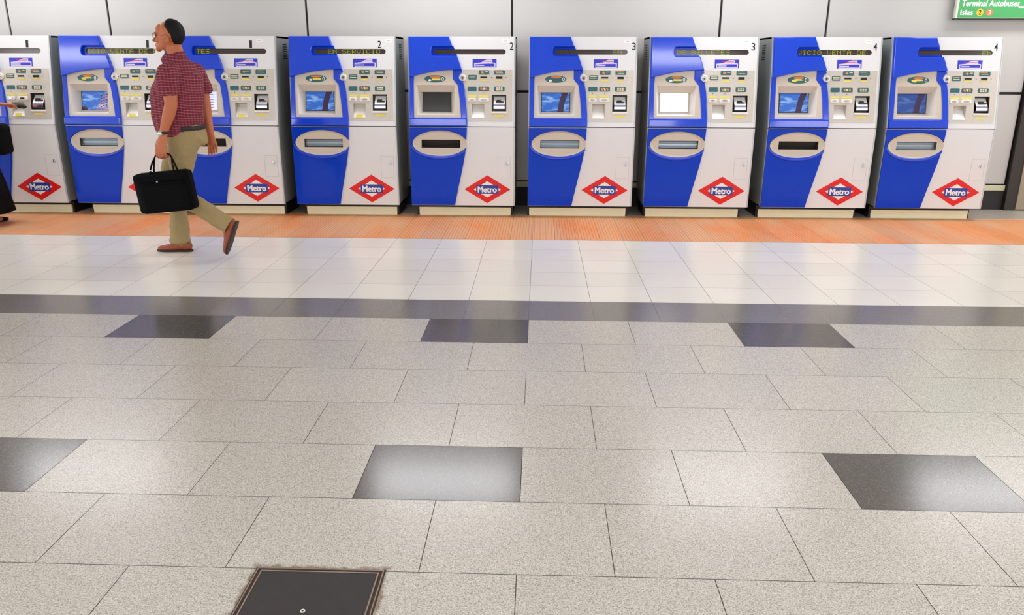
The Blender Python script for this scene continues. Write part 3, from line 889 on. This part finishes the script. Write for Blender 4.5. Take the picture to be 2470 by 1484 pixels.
# ------------------------------------------------------------------ people: grown surfaces
class Mass:
    """a plain list of overlapping closed shapes, fused later into one skin"""
    def __init__(s): s.v = []; s.f = []
    def free(s): pass
_sph = {}
def sphere_template(seg):
    if seg not in _sph:
        b2 = bmesh.new(); bmesh.ops.create_uvsphere(b2, u_segments=seg, v_segments=max(8, seg * 2 // 3), radius=1.0)
        b2.verts.index_update()
        _sph[seg] = ([v.co.copy() for v in b2.verts], [[v.index for v in f.verts] for f in b2.faces]); b2.free()
    return _sph[seg]
def blob(bm, c, r, seg=14, rot=None):
    m = Matrix.Translation(c)
    if rot is not None: m = m @ rot
    m = m @ Matrix.Diagonal((r[0], r[1], r[2], 1.0))
    vs, fs = sphere_template(seg)
    if isinstance(bm, Mass):
        k = len(bm.v); bm.v += [tuple(m @ v) for v in vs]; bm.f += [[i + k for i in f] for f in fs]
    else:
        nv = [bm.verts.new(m @ v) for v in vs]
        for f in fs: bm.faces.new([nv[i] for i in f])

def sweep(bm, keys, step=0.35, seg=14):
    """keys = [(centre, radius or (rx, ry, rz))]; overlapping ellipsoids along a Catmull-Rom path"""
    K = [(Vector(c), Vector(r if isinstance(r, (tuple, list)) else (r, r, r))) for c, r in keys]
    n = len(K)
    for i in range(n - 1):
        p0, p1, p2, p3 = K[max(i - 1, 0)], K[i], K[i + 1], K[min(i + 2, n - 1)]
        L = (p2[0] - p1[0]).length; rm = min(min(p1[1]), min(p2[1]))
        s = max(1, int(math.ceil(L / (rm * step))))
        for k in range(s + (1 if i == n - 2 else 0)):
            t = k / s
            def cr(a, b, c, d): return 0.5 * ((2 * b) + (c - a) * t + (2 * a - 5 * b + 4 * c - d) * t * t + (3 * b - a - 3 * c + d) * t ** 3)
            blob(bm, cr(p0[0], p1[0], p2[0], p3[0]), p1[1].lerp(p2[1], t), seg)

def grow(bm, name, m, parent, voxel=0.006, smooth=6, disp=None, clip=None):
    me = bpy.data.meshes.new(name)
    if isinstance(bm, Mass): me.from_pydata(bm.v, [], bm.f)
    else: bm.to_mesh(me); bm.free()
    o = bpy.data.objects.new(name, me); COL.objects.link(o)
    r = o.modifiers.new('r', 'REMESH'); r.mode = 'VOXEL'; r.voxel_size = voxel
    s = o.modifiers.new('s', 'SMOOTH'); s.iterations = smooth; s.factor = 0.5
    if disp:
        tx = bpy.data.textures.new(name + '_folds', 'CLOUDS'); tx.noise_scale = disp[1]
        d = o.modifiers.new('d', 'DISPLACE'); d.texture = tx; d.strength = disp[0]; d.mid_level = 0.5; d.texture_coords = 'GLOBAL'
    bpy.context.view_layer.update()
    out = bpy.data.meshes.new_from_object(o.evaluated_get(bpy.context.evaluated_depsgraph_get()))
    bpy.data.objects.remove(o); bpy.data.meshes.remove(me)
    if clip:
        b2 = bmesh.new(); b2.from_mesh(out)
        for co, no in clip:
            res = bmesh.ops.bisect_plane(b2, geom=b2.verts[:] + b2.edges[:] + b2.faces[:], plane_co=co, plane_no=no, clear_outer=True)
        b2.to_mesh(out); b2.free()
    out.name = name
    for p in out.polygons: p.use_smooth = True
    ob = link(name, out, parent, m)
    if parent is not None: ob.matrix_parent_inverse = parent.matrix_basis.inverted()
    return ob

def child_world(o, parent):
    o.parent = parent; o.matrix_parent_inverse = parent.matrix_basis.inverted(); return o

# ---- the walking man
CY = 6.08
man = empty('person', (-2.95, CY, 0)); tag(man, 'person in a maroon plaid shirt and khaki trousers walking left, holding a black bag', 'person')
bm = Mass()
# trunk and neck
sweep(bm, [((-2.74, CY, 0.95), (0.11, 0.14, 0.09)), ((-2.76, CY, 1.10), (0.15, 0.15, 0.08)), ((-2.75, CY, 1.25), (0.15, 0.16, 0.08)),
           ((-2.73, CY, 1.38), (0.12, 0.16, 0.07)), ((-2.73, CY, 1.46), (0.075, 0.12, 0.05)), ((-2.74, CY, 1.53), (0.062, 0.06, 0.04)), ((-2.755, CY, 1.60), (0.062, 0.057, 0.04))], 0.5)
# head
blob(bm, (-2.765, CY, 1.697), (0.093, 0.075, 0.090), 24)
blob(bm, (-2.800, CY, 1.655), (0.066, 0.064, 0.088), 20)
blob(bm, (-2.815, CY, 1.615), (0.060, 0.055, 0.045), 18)
blob(bm, (-2.868, CY, 1.584), (0.024, 0.026, 0.020), 14)
blob(bm, (-2.855, CY, 1.612), (0.030, 0.034, 0.034), 16)
blob(bm, (-2.842, CY, 1.668), (0.030, 0.046, 0.040), 16)
blob(bm, (-2.83, CY, 1.715), (0.042, 0.058, 0.05), 16)
sweep(bm, [((-2.866, CY, 1.684), (0.009, 0.009, 0.012)), ((-2.884, CY, 1.662), (0.010, 0.011, 0.011)), ((-2.900, CY, 1.645), (0.012, 0.015, 0.010))], 0.6, 10)
for s in (-1, 1):
    blob(bm, (-2.892, CY + s * 0.012, 1.641), (0.009, 0.008, 0.007), 10)
    blob(bm, (-2.866, CY + s * 0.03, 1.697), (0.012, 0.024, 0.008), 10)
    blob(bm, (-2.848, CY + s * 0.036, 1.645), (0.022, 0.02, 0.02), 10)
    blob(bm, (-2.765, CY + s * 0.079, 1.655), (0.019, 0.008, 0.033), 12, Matrix.Rotation(-0.25, 4, 'Y'))
    blob(bm, (-2.772, CY + s * 0.084, 1.668), (0.014, 0.009, 0.016), 10)
blob(bm, (-2.881, CY, 1.617), (0.013, 0.022, 0.0055), 12); blob(bm, (-2.879, CY, 1.606), (0.012, 0.020, 0.006), 12)
# near (left) arm to the bag, far (right) arm swinging back
sweep(bm, [((-2.735, CY - 0.175, 1.405), 0.052), ((-2.735, CY - 0.20, 1.30), 0.055), ((-2.728, CY - 0.215, 1.20), 0.047), ((-2.75, CY - 0.225, 1.12), 0.046), ((-2.785, CY - 0.236, 1.03), 0.034), ((-2.803, CY - 0.24, 0.975), (0.030, 0.023, 0.03))], 0.4)
sweep(bm, [((-2.70, CY + 0.175, 1.405), 0.052), ((-2.67, CY + 0.205, 1.30), 0.052), ((-2.655, CY + 0.215, 1.19), 0.045), ((-2.652, CY + 0.215, 1.10), 0.042), ((-2.640, CY + 0.21, 1.00), 0.032), ((-2.633, CY + 0.205, 0.95), (0.029, 0.022, 0.028))], 0.4)
# left hand: a palm with the fingers closed round the bag handle
HC = Vector((-2.822, CY - 0.242, 0.0))
sweep(bm, [((-2.806, HC.y, 0.965), (0.028, 0.020, 0.02)), ((-2.815, HC.y - 0.006, 0.925), (0.040, 0.019, 0.025)), ((-2.824, HC.y - 0.012, 0.878), (0.043, 0.017, 0.022))], 0.5)
for k in range(4):
    fx = -2.858 + k * 0.0215
    ln = (0.0, 0.005, 0.002, -0.005)[k]
    sweep(bm, [((fx, HC.y - 0.018, 0.872), 0.0105), ((fx, HC.y - 0.030, 0.842 - ln), 0.0098), ((fx, HC.y - 0.020, 0.814 - ln), 0.0092), ((fx + 0.001, HC.y + 0.006, 0.806 - ln), 0.0088), ((fx + 0.001, HC.y + 0.024, 0.822 - ln), 0.0080)], 0.5, 10)
sweep(bm, [((-2.848, HC.y + 0.004, 0.925), 0.016), ((-2.868, HC.y + 0.012, 0.893), 0.0125), ((-2.872, HC.y + 0.022, 0.872), 0.0105), ((-2.862, HC.y + 0.030, 0.858), 0.0085)], 0.5, 10)
# right hand: relaxed, slightly curled
RC = Vector((-2.628, CY + 0.20, 0.0))
sweep(bm, [((-2.632, RC.y, 0.945), (0.028, 0.018, 0.02)), ((-2.630, RC.y, 0.905), (0.037, 0.016, 0.022)), ((-2.626, RC.y - 0.002, 0.868), (0.042, 0.014, 0.018))], 0.5)
for k in range(4):
    fx = -2.658 + k * 0.0215
    L = (0.076, 0.086, 0.080, 0.062)[k]
    sweep(bm, [((fx, RC.y - 0.002, 0.865), 0.0098), ((fx + 0.003, RC.y - 0.006, 0.865 - L * 0.5), 0.0090), ((fx + 0.006, RC.y - 0.018, 0.865 - L * 0.8), 0.0082), ((fx + 0.009, RC.y - 0.032, 0.865 - L), 0.0072)], 0.5, 10)
sweep(bm, [((-2.655, RC.y - 0.006, 0.925), 0.015), ((-2.677, RC.y - 0.014, 0.895), 0.0115), ((-2.684, RC.y - 0.020, 0.868), 0.0095), ((-2.682, RC.y - 0.024, 0.848), 0.0078)], 0.5, 10)
# legs
FARL = [((-2.78, CY + 0.085, 0.93), 0.085), ((-2.90, CY + 0.10, 0.74), 0.072), ((-2.955, CY + 0.11, 0.52), 0.052), ((-2.93, CY + 0.11, 0.32), 0.05), ((-2.925, CY + 0.11, 0.12), 0.036), ((-2.93, CY + 0.11, 0.06), 0.036)]
NEARL = [((-2.73, CY - 0.085, 0.93), 0.085), ((-2.755, CY - 0.09, 0.74), 0.070), ((-2.765, CY - 0.10, 0.50), 0.052), ((-2.64, CY - 0.10, 0.405), 0.050), ((-2.50, CY - 0.10, 0.305), 0.036), ((-2.44, CY - 0.10, 0.265), 0.034)]
sweep(bm, FARL, 0.4); sweep(bm, NEARL, 0.4)
sweep(bm, [((-2.93, CY + 0.11, 0.05), (0.035, 0.03, 0.03)), ((-3.06, CY + 0.11, 0.03), (0.03, 0.03, 0.018))], 0.5)
body = grow(bm, 'body', M['skin'], man, 0.0035, 5)
# hair: a dark fringe round the back, bald in front
bm = Mass()
for i in range(36):
    for j in range(26):
        th = math.pi * (i + 0.5) / 36; ph = 2 * math.pi * j / 26 + (i % 2) * 0.15
        d = Vector((math.cos(th), math.sin(th) * math.cos(ph), math.sin(th) * math.sin(ph)))
        p = Vector((-2.757, CY, 1.697)) + Vector((d.x * 0.084, d.y * 0.073, d.z * 0.090))
        if p.z < 1.615: continue
        lim = -2.775 if p.z > 1.765 else (-2.768 if p.z > 1.73 else (-2.752 if p.z > 1.70 else -2.735))
        if p.x < lim: continue
        if p.z < 1.68 and p.x < -2.728: continue
        blob(bm, p, (0.013, 0.013, 0.013), 8)
hair = grow(bm, 'hair', M['hair'], man, 0.004, 4, (0.006, 0.015))
# eyes and glasses
bm = bmesh.new()
for s in (-1, 1): blob(bm, (-2.862, CY + s * 0.03, 1.680), (0.010, 0.012, 0.007), 10)
child_world(finish(bm, 'eyes', M['eye'], None, True), man)
bm = bmesh.new()
for s in (-1, 1):
    tube(bm, [(-2.880, CY + s * 0.033 + 0.023 * math.cos(t), 1.678 + 0.017 * math.sin(t)) for t in [2 * math.pi * i / 20 for i in range(20)]], 0.0014, 6, closed=True)
    tube(bm, [(-2.880, CY + s * 0.056, 1.684), (-2.84, CY + s * 0.070, 1.682), (-2.775, CY + s * 0.084, 1.678)], 0.0014, 6)
tube(bm, [(-2.881, CY - 0.011, 1.681), (-2.886, CY, 1.684), (-2.881, CY + 0.011, 1.681)], 0.0014, 6)
child_world(finish(bm, 'glasses', M['print_black'], None, True), man)
# shirt
bm = Mass()
TS = [(0.965, -2.775, 0.162, 0.178), (1.02, -2.785, 0.178, 0.182), (1.08, -2.784, 0.190, 0.186), (1.14, -2.780, 0.196, 0.188), (1.24, -2.768, 0.198, 0.190), (1.31, -2.755, 0.186, 0.192), (1.38, -2.740, 0.165, 0.190), (1.43, -2.735, 0.135, 0.180), (1.47, -2.738, 0.105, 0.13)]
sweep(bm, [((c, CY, z), (rx, ry, 0.035)) for z, c, rx, ry in TS], 0.35, 28)
sweep(bm, [((-2.74, CY, 1.45), (0.095, 0.11, 0.04)), ((-2.745, CY, 1.495), (0.100, 0.098, 0.045)), ((-2.755, CY, 1.520), (0.092, 0.084, 0.036))], 0.5, 20)
for s, xx in ((-1, (-2.735, -2.742, -2.745)), (1, (-2.70, -2.675, -2.66))):
    sweep(bm, [((-2.735, CY + s * 0.13, 1.435), 0.065), ((xx[0], CY + s * 0.185, 1.415), (0.084, 0.076, 0.072)), ((xx[1], CY + s * 0.205, 1.34), (0.080, 0.072, 0.06)), ((xx[2], CY + s * 0.212, 1.275), (0.078, 0.068, 0.03))], 0.4)
shirt = grow(bm, 'shirt', M['plaid'], man, 0.006, 5, (0.022, 0.09), clip=[((0, 0, 0.992), (0.09, 0, -1))])
sol = shirt.modifiers.new('cloth', 'SOLIDIFY'); sol.thickness = 0.003
bm = bmesh.new()
tube(bm, [(-2.762 + 0.080 * math.cos(t), CY + 0.074 * math.sin(t), 1.512 + 0.026 * math.cos(t)) for t in [2 * math.pi * i / 30 for i in range(30)]], 0.01, 8, closed=True, rr=[(0.008, 0.030)] * 30)
child_world(finish(bm, 'collar', M['plaid'], None, True), man)
# trousers
bm = Mass()
sweep(bm, [((-2.755, CY, 1.03), (0.150, 0.160, 0.03)), ((-2.745, CY, 0.97), (0.155, 0.165, 0.03)), ((-2.733, CY, 0.90), (0.148, 0.165, 0.04))], 0.4, 24)
sweep(bm, [((-2.715, CY - 0.085, 0.93), (0.128, 0.095, 0.08)), ((-2.745, CY - 0.09, 0.82), (0.112, 0.090, 0.06)), ((-2.765, CY - 0.09, 0.72), (0.092, 0.082, 0.05)), ((-2.775, CY - 0.10, 0.55), 0.074), ((-2.745, CY - 0.10, 0.47), 0.072), ((-2.62, CY - 0.10, 0.385), 0.070), ((-2.50, CY - 0.10, 0.300), 0.070), ((-2.44, CY - 0.10, 0.262), 0.068)], 0.35, 16)
sweep(bm, [((-2.78, CY + 0.085, 0.93), (0.115, 0.09, 0.08)), ((-2.865, CY + 0.09, 0.80), (0.105, 0.088, 0.05)), ((-2.925, CY + 0.10, 0.68), (0.092, 0.082, 0.05)), ((-2.955, CY + 0.11, 0.52), 0.073), ((-2.93, CY + 0.11, 0.36), (0.070, 0.066, 0.05)), ((-2.935, CY + 0.11, 0.20), (0.076, 0.068, 0.04)), ((-2.945, CY + 0.11, 0.09), (0.086, 0.070, 0.04))], 0.35, 16)
tr = grow(bm, 'trousers', M['khaki'], man, 0.006, 5, (0.018, 0.07), clip=[((-2.945, 0, 0.062), (0, 0, -1)), ((-2.432, 0, 0.262), (0.86, 0, -0.52))])
sol = tr.modifiers.new('cloth', 'SOLIDIFY'); sol.thickness = 0.004
bm = bmesh.new()
tube(bm, [(-2.752 + 0.157 * math.cos(t), CY + 0.167 * math.sin(t), 1.012 + 0.005 * math.sin(t)) for t in [2 * math.pi * i / 40 for i in range(40)]], 0.01, 8, closed=True, rr=[(0.004, 0.017)] * 40)
child_world(finish(bm, 'belt', M['strap'], None, True), man)
# shoes, made toe towards -x with the sole at z = 0
def shoe(origin, ang, side):
    c, s = math.cos(ang), math.sin(ang)
    def fn(x, y, z): return (origin[0] + c * x - s * z, origin[1] + y, origin[2] + s * x + c * z)
    bm = Mass()
    sweep(bm, [((-0.035, 0, 0.045), (0.040, 0.034, 0.045)), ((-0.085, 0, 0.048), (0.045, 0.034, 0.046)), ((-0.15, 0, 0.034), (0.045, 0.040, 0.034)), ((-0.215, 0, 0.026), (0.045, 0.044, 0.026)), ((-0.250, 0, 0.022), (0.036, 0.036, 0.021))], 0.3, 16)
    bm.v = [fn(x, y, max(z, 0.014)) for x, y, z in bm.v]
    o = grow(bm, 'shoe', M['leather'], man, 0.004, 3)
    bm = bmesh.new()
    out = [(-0.0, 0.0)] + []
    pts = [(0.006, 0), (0.0, 0.022), (-0.03, 0.035), (-0.09, 0.033), (-0.15, 0.040), (-0.21, 0.045), (-0.255, 0.036), (-0.285, 0.018), (-0.290, 0)]
    loop = pts + [(p[0], -p[1]) for p in reversed(pts[1:-1])]
    prism(bm, loop, 0.0, 0.016, bev=0.003)
    bmesh.ops.holes_fill(bm, edges=bm.edges[:])
    so = finish(bm, 'sole', M['sole'], None, False, fn)
    so.parent = o; so.matrix_parent_inverse = (o.matrix_parent_inverse @ Matrix()).inverted()
    so.matrix_parent_inverse = Matrix.Translation((0, 0, 0))
    return o, so
s1, so1 = shoe((-2.853, CY + 0.11, 0.001), 0.0, 1)
s2, so2 = shoe((-2.362, CY - 0.10, 0.292), math.atan2(0.92, 0.39), -1)
# wrist watch
bm = bmesh.new()
tube(bm, [(-2.798 + 0.033 * math.cos(t), CY - 0.240 + 0.027 * math.sin(t), 0.985 + 0.006 * math.cos(t)) for t in [2 * math.pi * i / 24 for i in range(24)]], 0.01, 8, closed=True, rr=[(0.003, 0.011)] * 24)
w = child_world(finish(bm, 'wrist_watch', M['strap'], None, True), man)
bm = bmesh.new()
bmesh.ops.create_cone(bm, cap_ends=True, segments=24, radius1=0.019, radius2=0.017, depth=0.009, matrix=Matrix.Translation((-2.812, CY - 0.270, 0.985)) @ Matrix.Rotation(0.45, 4, 'Z') @ Matrix.Rotation(math.pi / 2, 4, 'X'))
wc = finish(bm, 'watch_case', M['watch'], None, True); wc.parent = w

# ---- the black briefcase in his hand
bg = empty('briefcase', (-2.835, 5.835, 0.55)); tag(bg, 'black soft laptop briefcase hanging from the walking man\'s hand', 'bag')
bg.rotation_euler = (0, -0.10, 0)
def superbox(w, d, h, r, name, m, parent, loc=(0, 0, 0), bulge=0.0, disp=0.0):
    bm = bmesh.new(); bmesh.ops.create_cube(bm, size=1.0)
    bmesh.ops.subdivide_edges(bm, edges=bm.edges[:], cuts=9, use_grid_fill=True)
    for v in bm.verts:
        x, y, z = v.co.x * w, v.co.y * d, v.co.z * h
        q = []
        cx = max(-w / 2 + r, min(w / 2 - r, x)); cz = max(-h / 2 + r, min(h / 2 - r, z))
        dx, dz = x - cx, z - cz
        L = math.hypot(dx, dz)
        if L > r: dx, dz = dx / L * r, dz / L * r
        x, z = cx + dx, cz + dz
        edge = max(abs(x) / (w / 2), abs(z) / (h / 2))
        y *= (1 + bulge * (1 - edge ** 2)) * (1 - 0.25 * max(0, edge - 0.85) / 0.15)
        v.co = (x + loc[0], y + loc[1], z + loc[2])
    o = finish(bm, name, m, parent, True)
    return o
bb = superbox(0.435, 0.085, 0.305, 0.035, 'bag_body', M['bag'], bg, (0, 0, 0), 0.35)
superbox(0.37, 0.03, 0.20, 0.025, 'front_pocket', M['bag'], bg, (0.005, -0.052, -0.035), 0.25)
superbox(0.40, 0.018, 0.055, 0.02, 'top_flap', M['bag'], bg, (0.0, -0.050, 0.110), 0.2)
bm = bmesh.new(); tube(bm, [(-0.16, -0.073, 0.067), (0.17, -0.073, 0.067)], 0.0025, 6)
finish(bm, 'zip', M['bag_edge'], bg)
bm = bmesh.new(); bmesh.ops.create_uvsphere(bm, u_segments=10, v_segments=8, radius=0.008, matrix=Matrix.Translation((-0.02, -0.066, 0.085)))
finish(bm, 'zip_pull', M['steel'], bg, True)
def bagfn(p):   # world to bag space
    return tuple((Matrix.Translation(bg.location) @ Matrix.Rotation(-0.10, 4, 'Y')).inverted() @ Vector(p))
for yy in (-0.028, 0.028):
    base = 5.835 + yy
    pts = [(-2.925, base, 0.655), (-2.922, base, 0.715), (-2.908, base * 0.6 + 5.842 * 0.4, 0.765), (-2.892, 5.842, 0.805), (-2.879, 5.842, 0.828), (-2.860, 5.842, 0.8345), (-2.828, 5.842, 0.8350), (-2.796, 5.842, 0.8345), (-2.774, 5.842, 0.826), (-2.764, 5.842, 0.805), (-2.755, base * 0.6 + 5.842 * 0.4, 0.765), (-2.742, base, 0.715), (-2.735, base, 0.665)]
    bm = bmesh.new(); tube(bm, [bagfn(p) for p in pts], 0.01, 8, rr=[(0.004, 0.014), (0.004, 0.014), (0.004, 0.013), (0.005, 0.008), (0.006, 0.006), (0.006, 0.006), (0.006, 0.006), (0.006, 0.006), (0.006, 0.006), (0.005, 0.008), (0.004, 0.013), (0.004, 0.014), (0.004, 0.014)])
    finish(bm, 'handle', M['bag_edge'], bg, True)
bm = bmesh.new(); tube(bm, [bagfn((-2.915 + a, 5.79, 0.714 + b)) for a, b in ((-0.014, 0), (0.014, -0.003))], 0.004, 8)
finish(bm, 'ring', M['watch'], bg, True)

# ---- the person in black at the left edge
PX, PY = -5.33, 7.16
wo = empty('person', (PX, PY, 0)); tag(wo, 'person in long black skirt cut off by the left edge, reaching to the machine', 'person')
bm = Mass()
sweep(bm, [((PX, PY, 0.95), (0.15, 0.11, 0.09)), ((PX, PY, 1.12), (0.125, 0.095, 0.08)), ((PX, PY, 1.28), (0.15, 0.10, 0.08)), ((PX, PY, 1.37), (0.13, 0.08, 0.05)), ((PX, PY + 0.01, 1.44), (0.05, 0.05, 0.04)), ((PX, PY + 0.02, 1.50), (0.048, 0.05, 0.04))], 0.5)
blob(bm, (PX, PY + 0.02, 1.60), (0.072, 0.09, 0.09), 22); blob(bm, (PX, PY + 0.055, 1.555), (0.055, 0.055, 0.07), 18)
blob(bm, (PX, PY + 0.075, 1.515), (0.022, 0.026, 0.018), 10)
sweep(bm, [((PX, PY + 0.108, 1.59), 0.008), ((PX, PY + 0.128, 1.558), 0.011)], 0.6, 10)
blob(bm, (PX, PY + 0.108, 1.535), (0.022, 0.012, 0.006), 10)
for s in (-1, 1): blob(bm, (PX + s * 0.072, PY + 0.02, 1.575), (0.008, 0.016, 0.028), 10)
# right arm reaching to the coin slot, left arm bent
HXp, HYp, HZp = -5.09, 7.56, 1.095
sweep(bm, [((PX + 0.17, PY, 1.34), 0.048), ((PX + 0.16, PY + 0.04, 1.20), 0.042), ((PX + 0.13, PY + 0.11, 1.115), 0.038), ((PX + 0.135, PY + 0.20, 1.112), 0.034), ((HXp - 0.10, HYp - 0.10, 1.112), 0.025)], 0.4)
sweep(bm, [((HXp - 0.10, HYp - 0.10, 1.112), (0.026, 0.022, 0.02)), ((HXp - 0.045, HYp - 0.045, 1.102), (0.030, 0.030, 0.016)), ((HXp - 0.02, HYp - 0.02, 1.098), (0.030, 0.028, 0.015))], 0.4)
for k in range(4):
    o1 = Vector((0.7, -0.7, 0)) * (k - 1.5) * 0.019
    L = (0.058, 0.068, 0.064, 0.05)[k]
    b0 = Vector((HXp - 0.005, HYp - 0.005, 1.097)) + o1
    sweep(bm, [(b0, 0.0095), (b0 + Vector((0.7, 0.7, -0.05)) * L * 0.45, 0.0088), (b0 + Vector((0.62, 0.62, -0.35)) * L * 0.8, 0.0082), (b0 + Vector((0.6, 0.6, -0.6)) * L, 0.0072)], 0.5, 10)
sweep(bm, [((HXp - 0.06, HYp - 0.03, 1.10), 0.014), ((HXp - 0.035, HYp + 0.012, 1.085), 0.0115), ((HXp - 0.005, HYp + 0.028, 1.068), 0.009)], 0.5, 10)
sweep(bm, [((PX - 0.17, PY, 1.34), 0.048), ((PX - 0.21, PY, 1.18), 0.042), ((PX - 0.21, PY + 0.03, 1.07), 0.037), ((PX - 0.16, PY + 0.14, 1.02), 0.032), ((PX - 0.10, PY + 0.22, 1.03), 0.024), ((PX - 0.07, PY + 0.26, 1.03), (0.03, 0.03, 0.018))], 0.4)
for k in range(4):
    b0 = Vector((PX - 0.085 + k * 0.014, PY + 0.285 - k * 0.006, 1.03))
    sweep(bm, [(b0, 0.009), (b0 + Vector((0.03, 0.02, -0.01)), 0.0085), (b0 + Vector((0.045, 0.02, -0.03)), 0.0075)], 0.5, 10)
sweep(bm, [((PX - 0.06, PY + 0.24, 1.045), 0.012), ((PX - 0.03, PY + 0.25, 1.055), 0.009)], 0.5, 10)
for s, dy in ((-1, -0.02), (1, 0.06)):
    sweep(bm, [((PX + s * 0.08, PY, 0.88), 0.08), ((PX + s * 0.08, PY + dy * 0.5, 0.48), 0.05), ((PX + s * 0.09, PY + dy, 0.08), 0.034), ((PX + s * 0.10, PY + dy + 0.08, 0.03), (0.028, 0.06, 0.02))], 0.4)
grow(bm, 'body', M['skin'], wo, 0.005, 4)
bm = Mass()
for i in range(16):
    for j in range(20):
        th = math.pi * (i + 0.5) / 16; ph = 2 * math.pi * j / 20
        p = Vector((PX + 0.078 * math.sin(th) * math.cos(ph), PY + 0.01 + 0.093 * math.sin(th) * math.sin(ph), 1.605 + 0.095 * math.cos(th)))
        if p.y > PY + 0.075 and p.z < 1.66: continue
        if p.z < 1.54 and p.y > PY + 0.0: continue
        blob(bm, p, (0.018, 0.018, 0.02), 8)
grow(bm, 'hair', M['hair'], wo, 0.006, 3)
bm = Mass()
sweep(bm, [((PX, PY, 0.90), (0.175, 0.135, 0.05)), ((PX, PY, 1.00), (0.155, 0.12, 0.05)), ((PX, PY, 1.12), (0.14, 0.11, 0.05)), ((PX, PY, 1.28), (0.165, 0.115, 0.06)), ((PX, PY, 1.38), (0.13, 0.08, 0.04))], 0.4, 20)
for s in (-1, 1): sweep(bm, [((PX + s * 0.11, PY, 1.35), 0.075), ((PX + s * 0.17, PY, 1.34), 0.072), ((PX + s * 0.185, PY + 0.01, 1.26), 0.064)], 0.4)
grow(bm, 'black_top', M['cloth_black'], wo, 0.008, 4, (0.02, 0.08))
bm = bmesh.new()
rings = []
for z, rx, ry in ((1.0, 0.15, 0.12), (0.85, 0.175, 0.15), (0.65, 0.21, 0.17), (0.40, 0.265, 0.21), (0.12, 0.305, 0.24)):
    rings.append([bm.verts.new((PX + (rx + (0.02 * (1.05 - z)) * math.sin(i * 1.37 * 4)) * math.cos(2 * math.pi * i / 64), PY + 0.03 + (ry + 0.02 * (1.05 - z) * math.sin(i * 1.37 * 4)) * math.sin(2 * math.pi * i / 64), z)) for i in range(64)])
for a, b in zip(rings, rings[1:]):
    for i in range(64): bm.faces.new((a[i], a[(i + 1) % 64], b[(i + 1) % 64], b[i]))
sk = child_world(finish(bm, 'skirt', M['cloth_black'], None, True), wo)
sol = sk.modifiers.new('cloth', 'SOLIDIFY'); sol.thickness = 0.004
for s, dy in ((-1, -0.02), (1, 0.06)):
    bm = Mass()
    xx = PX + s * 0.075
    sweep(bm, [((xx, PY + dy - 0.02, 0.035), (0.034, 0.04, 0.034)), ((xx + 0.01, PY + dy + 0.08, 0.03), (0.036, 0.05, 0.028)), ((xx + 0.03, PY + dy + 0.15, 0.02), (0.034, 0.045, 0.019))], 0.3)
    grow(bm, 'shoe', M['cloth_black'], wo, 0.005, 2)
# what she holds and carries
ha = empty('handbag', (-5.10, 7.355, 0.66)); tag(ha, 'black rounded handbag at the left edge, against the black skirt', 'bag')
superbox(0.17, 0.09, 0.29, 0.07, 'bag_body', M['cloth_black'], ha, (0, 0, 0.13), 0.3)
bm = bmesh.new(); tube(bm, [(0.02, 0, 0.26), (-0.02, 0, 0.38), (-0.041, 0, 0.45), (-0.065, 0, 0.492), (-0.095, 0, 0.506), (-0.125, 0, 0.492), (-0.149, 0, 0.45), (-0.12, 0, 0.36), (-0.06, 0, 0.26)], 0.006, 8)
finish(bm, 'handle', M['cloth_black'], ha, True)
bm = Mass()
sweep(bm, [((0, 0, 0), (0.038, 0.024, 0.022)), ((0.02, 0.01, -0.006), (0.034, 0.022, 0.020))], 0.5)
wl = grow(bm, 'purse', M['strap'], None, 0.004, 2)
wl.location = (HXp + 0.080, HYp + 0.034, 1.082); tag(wl, 'small dark purse held up in the hand at the coin slot', 'purse')
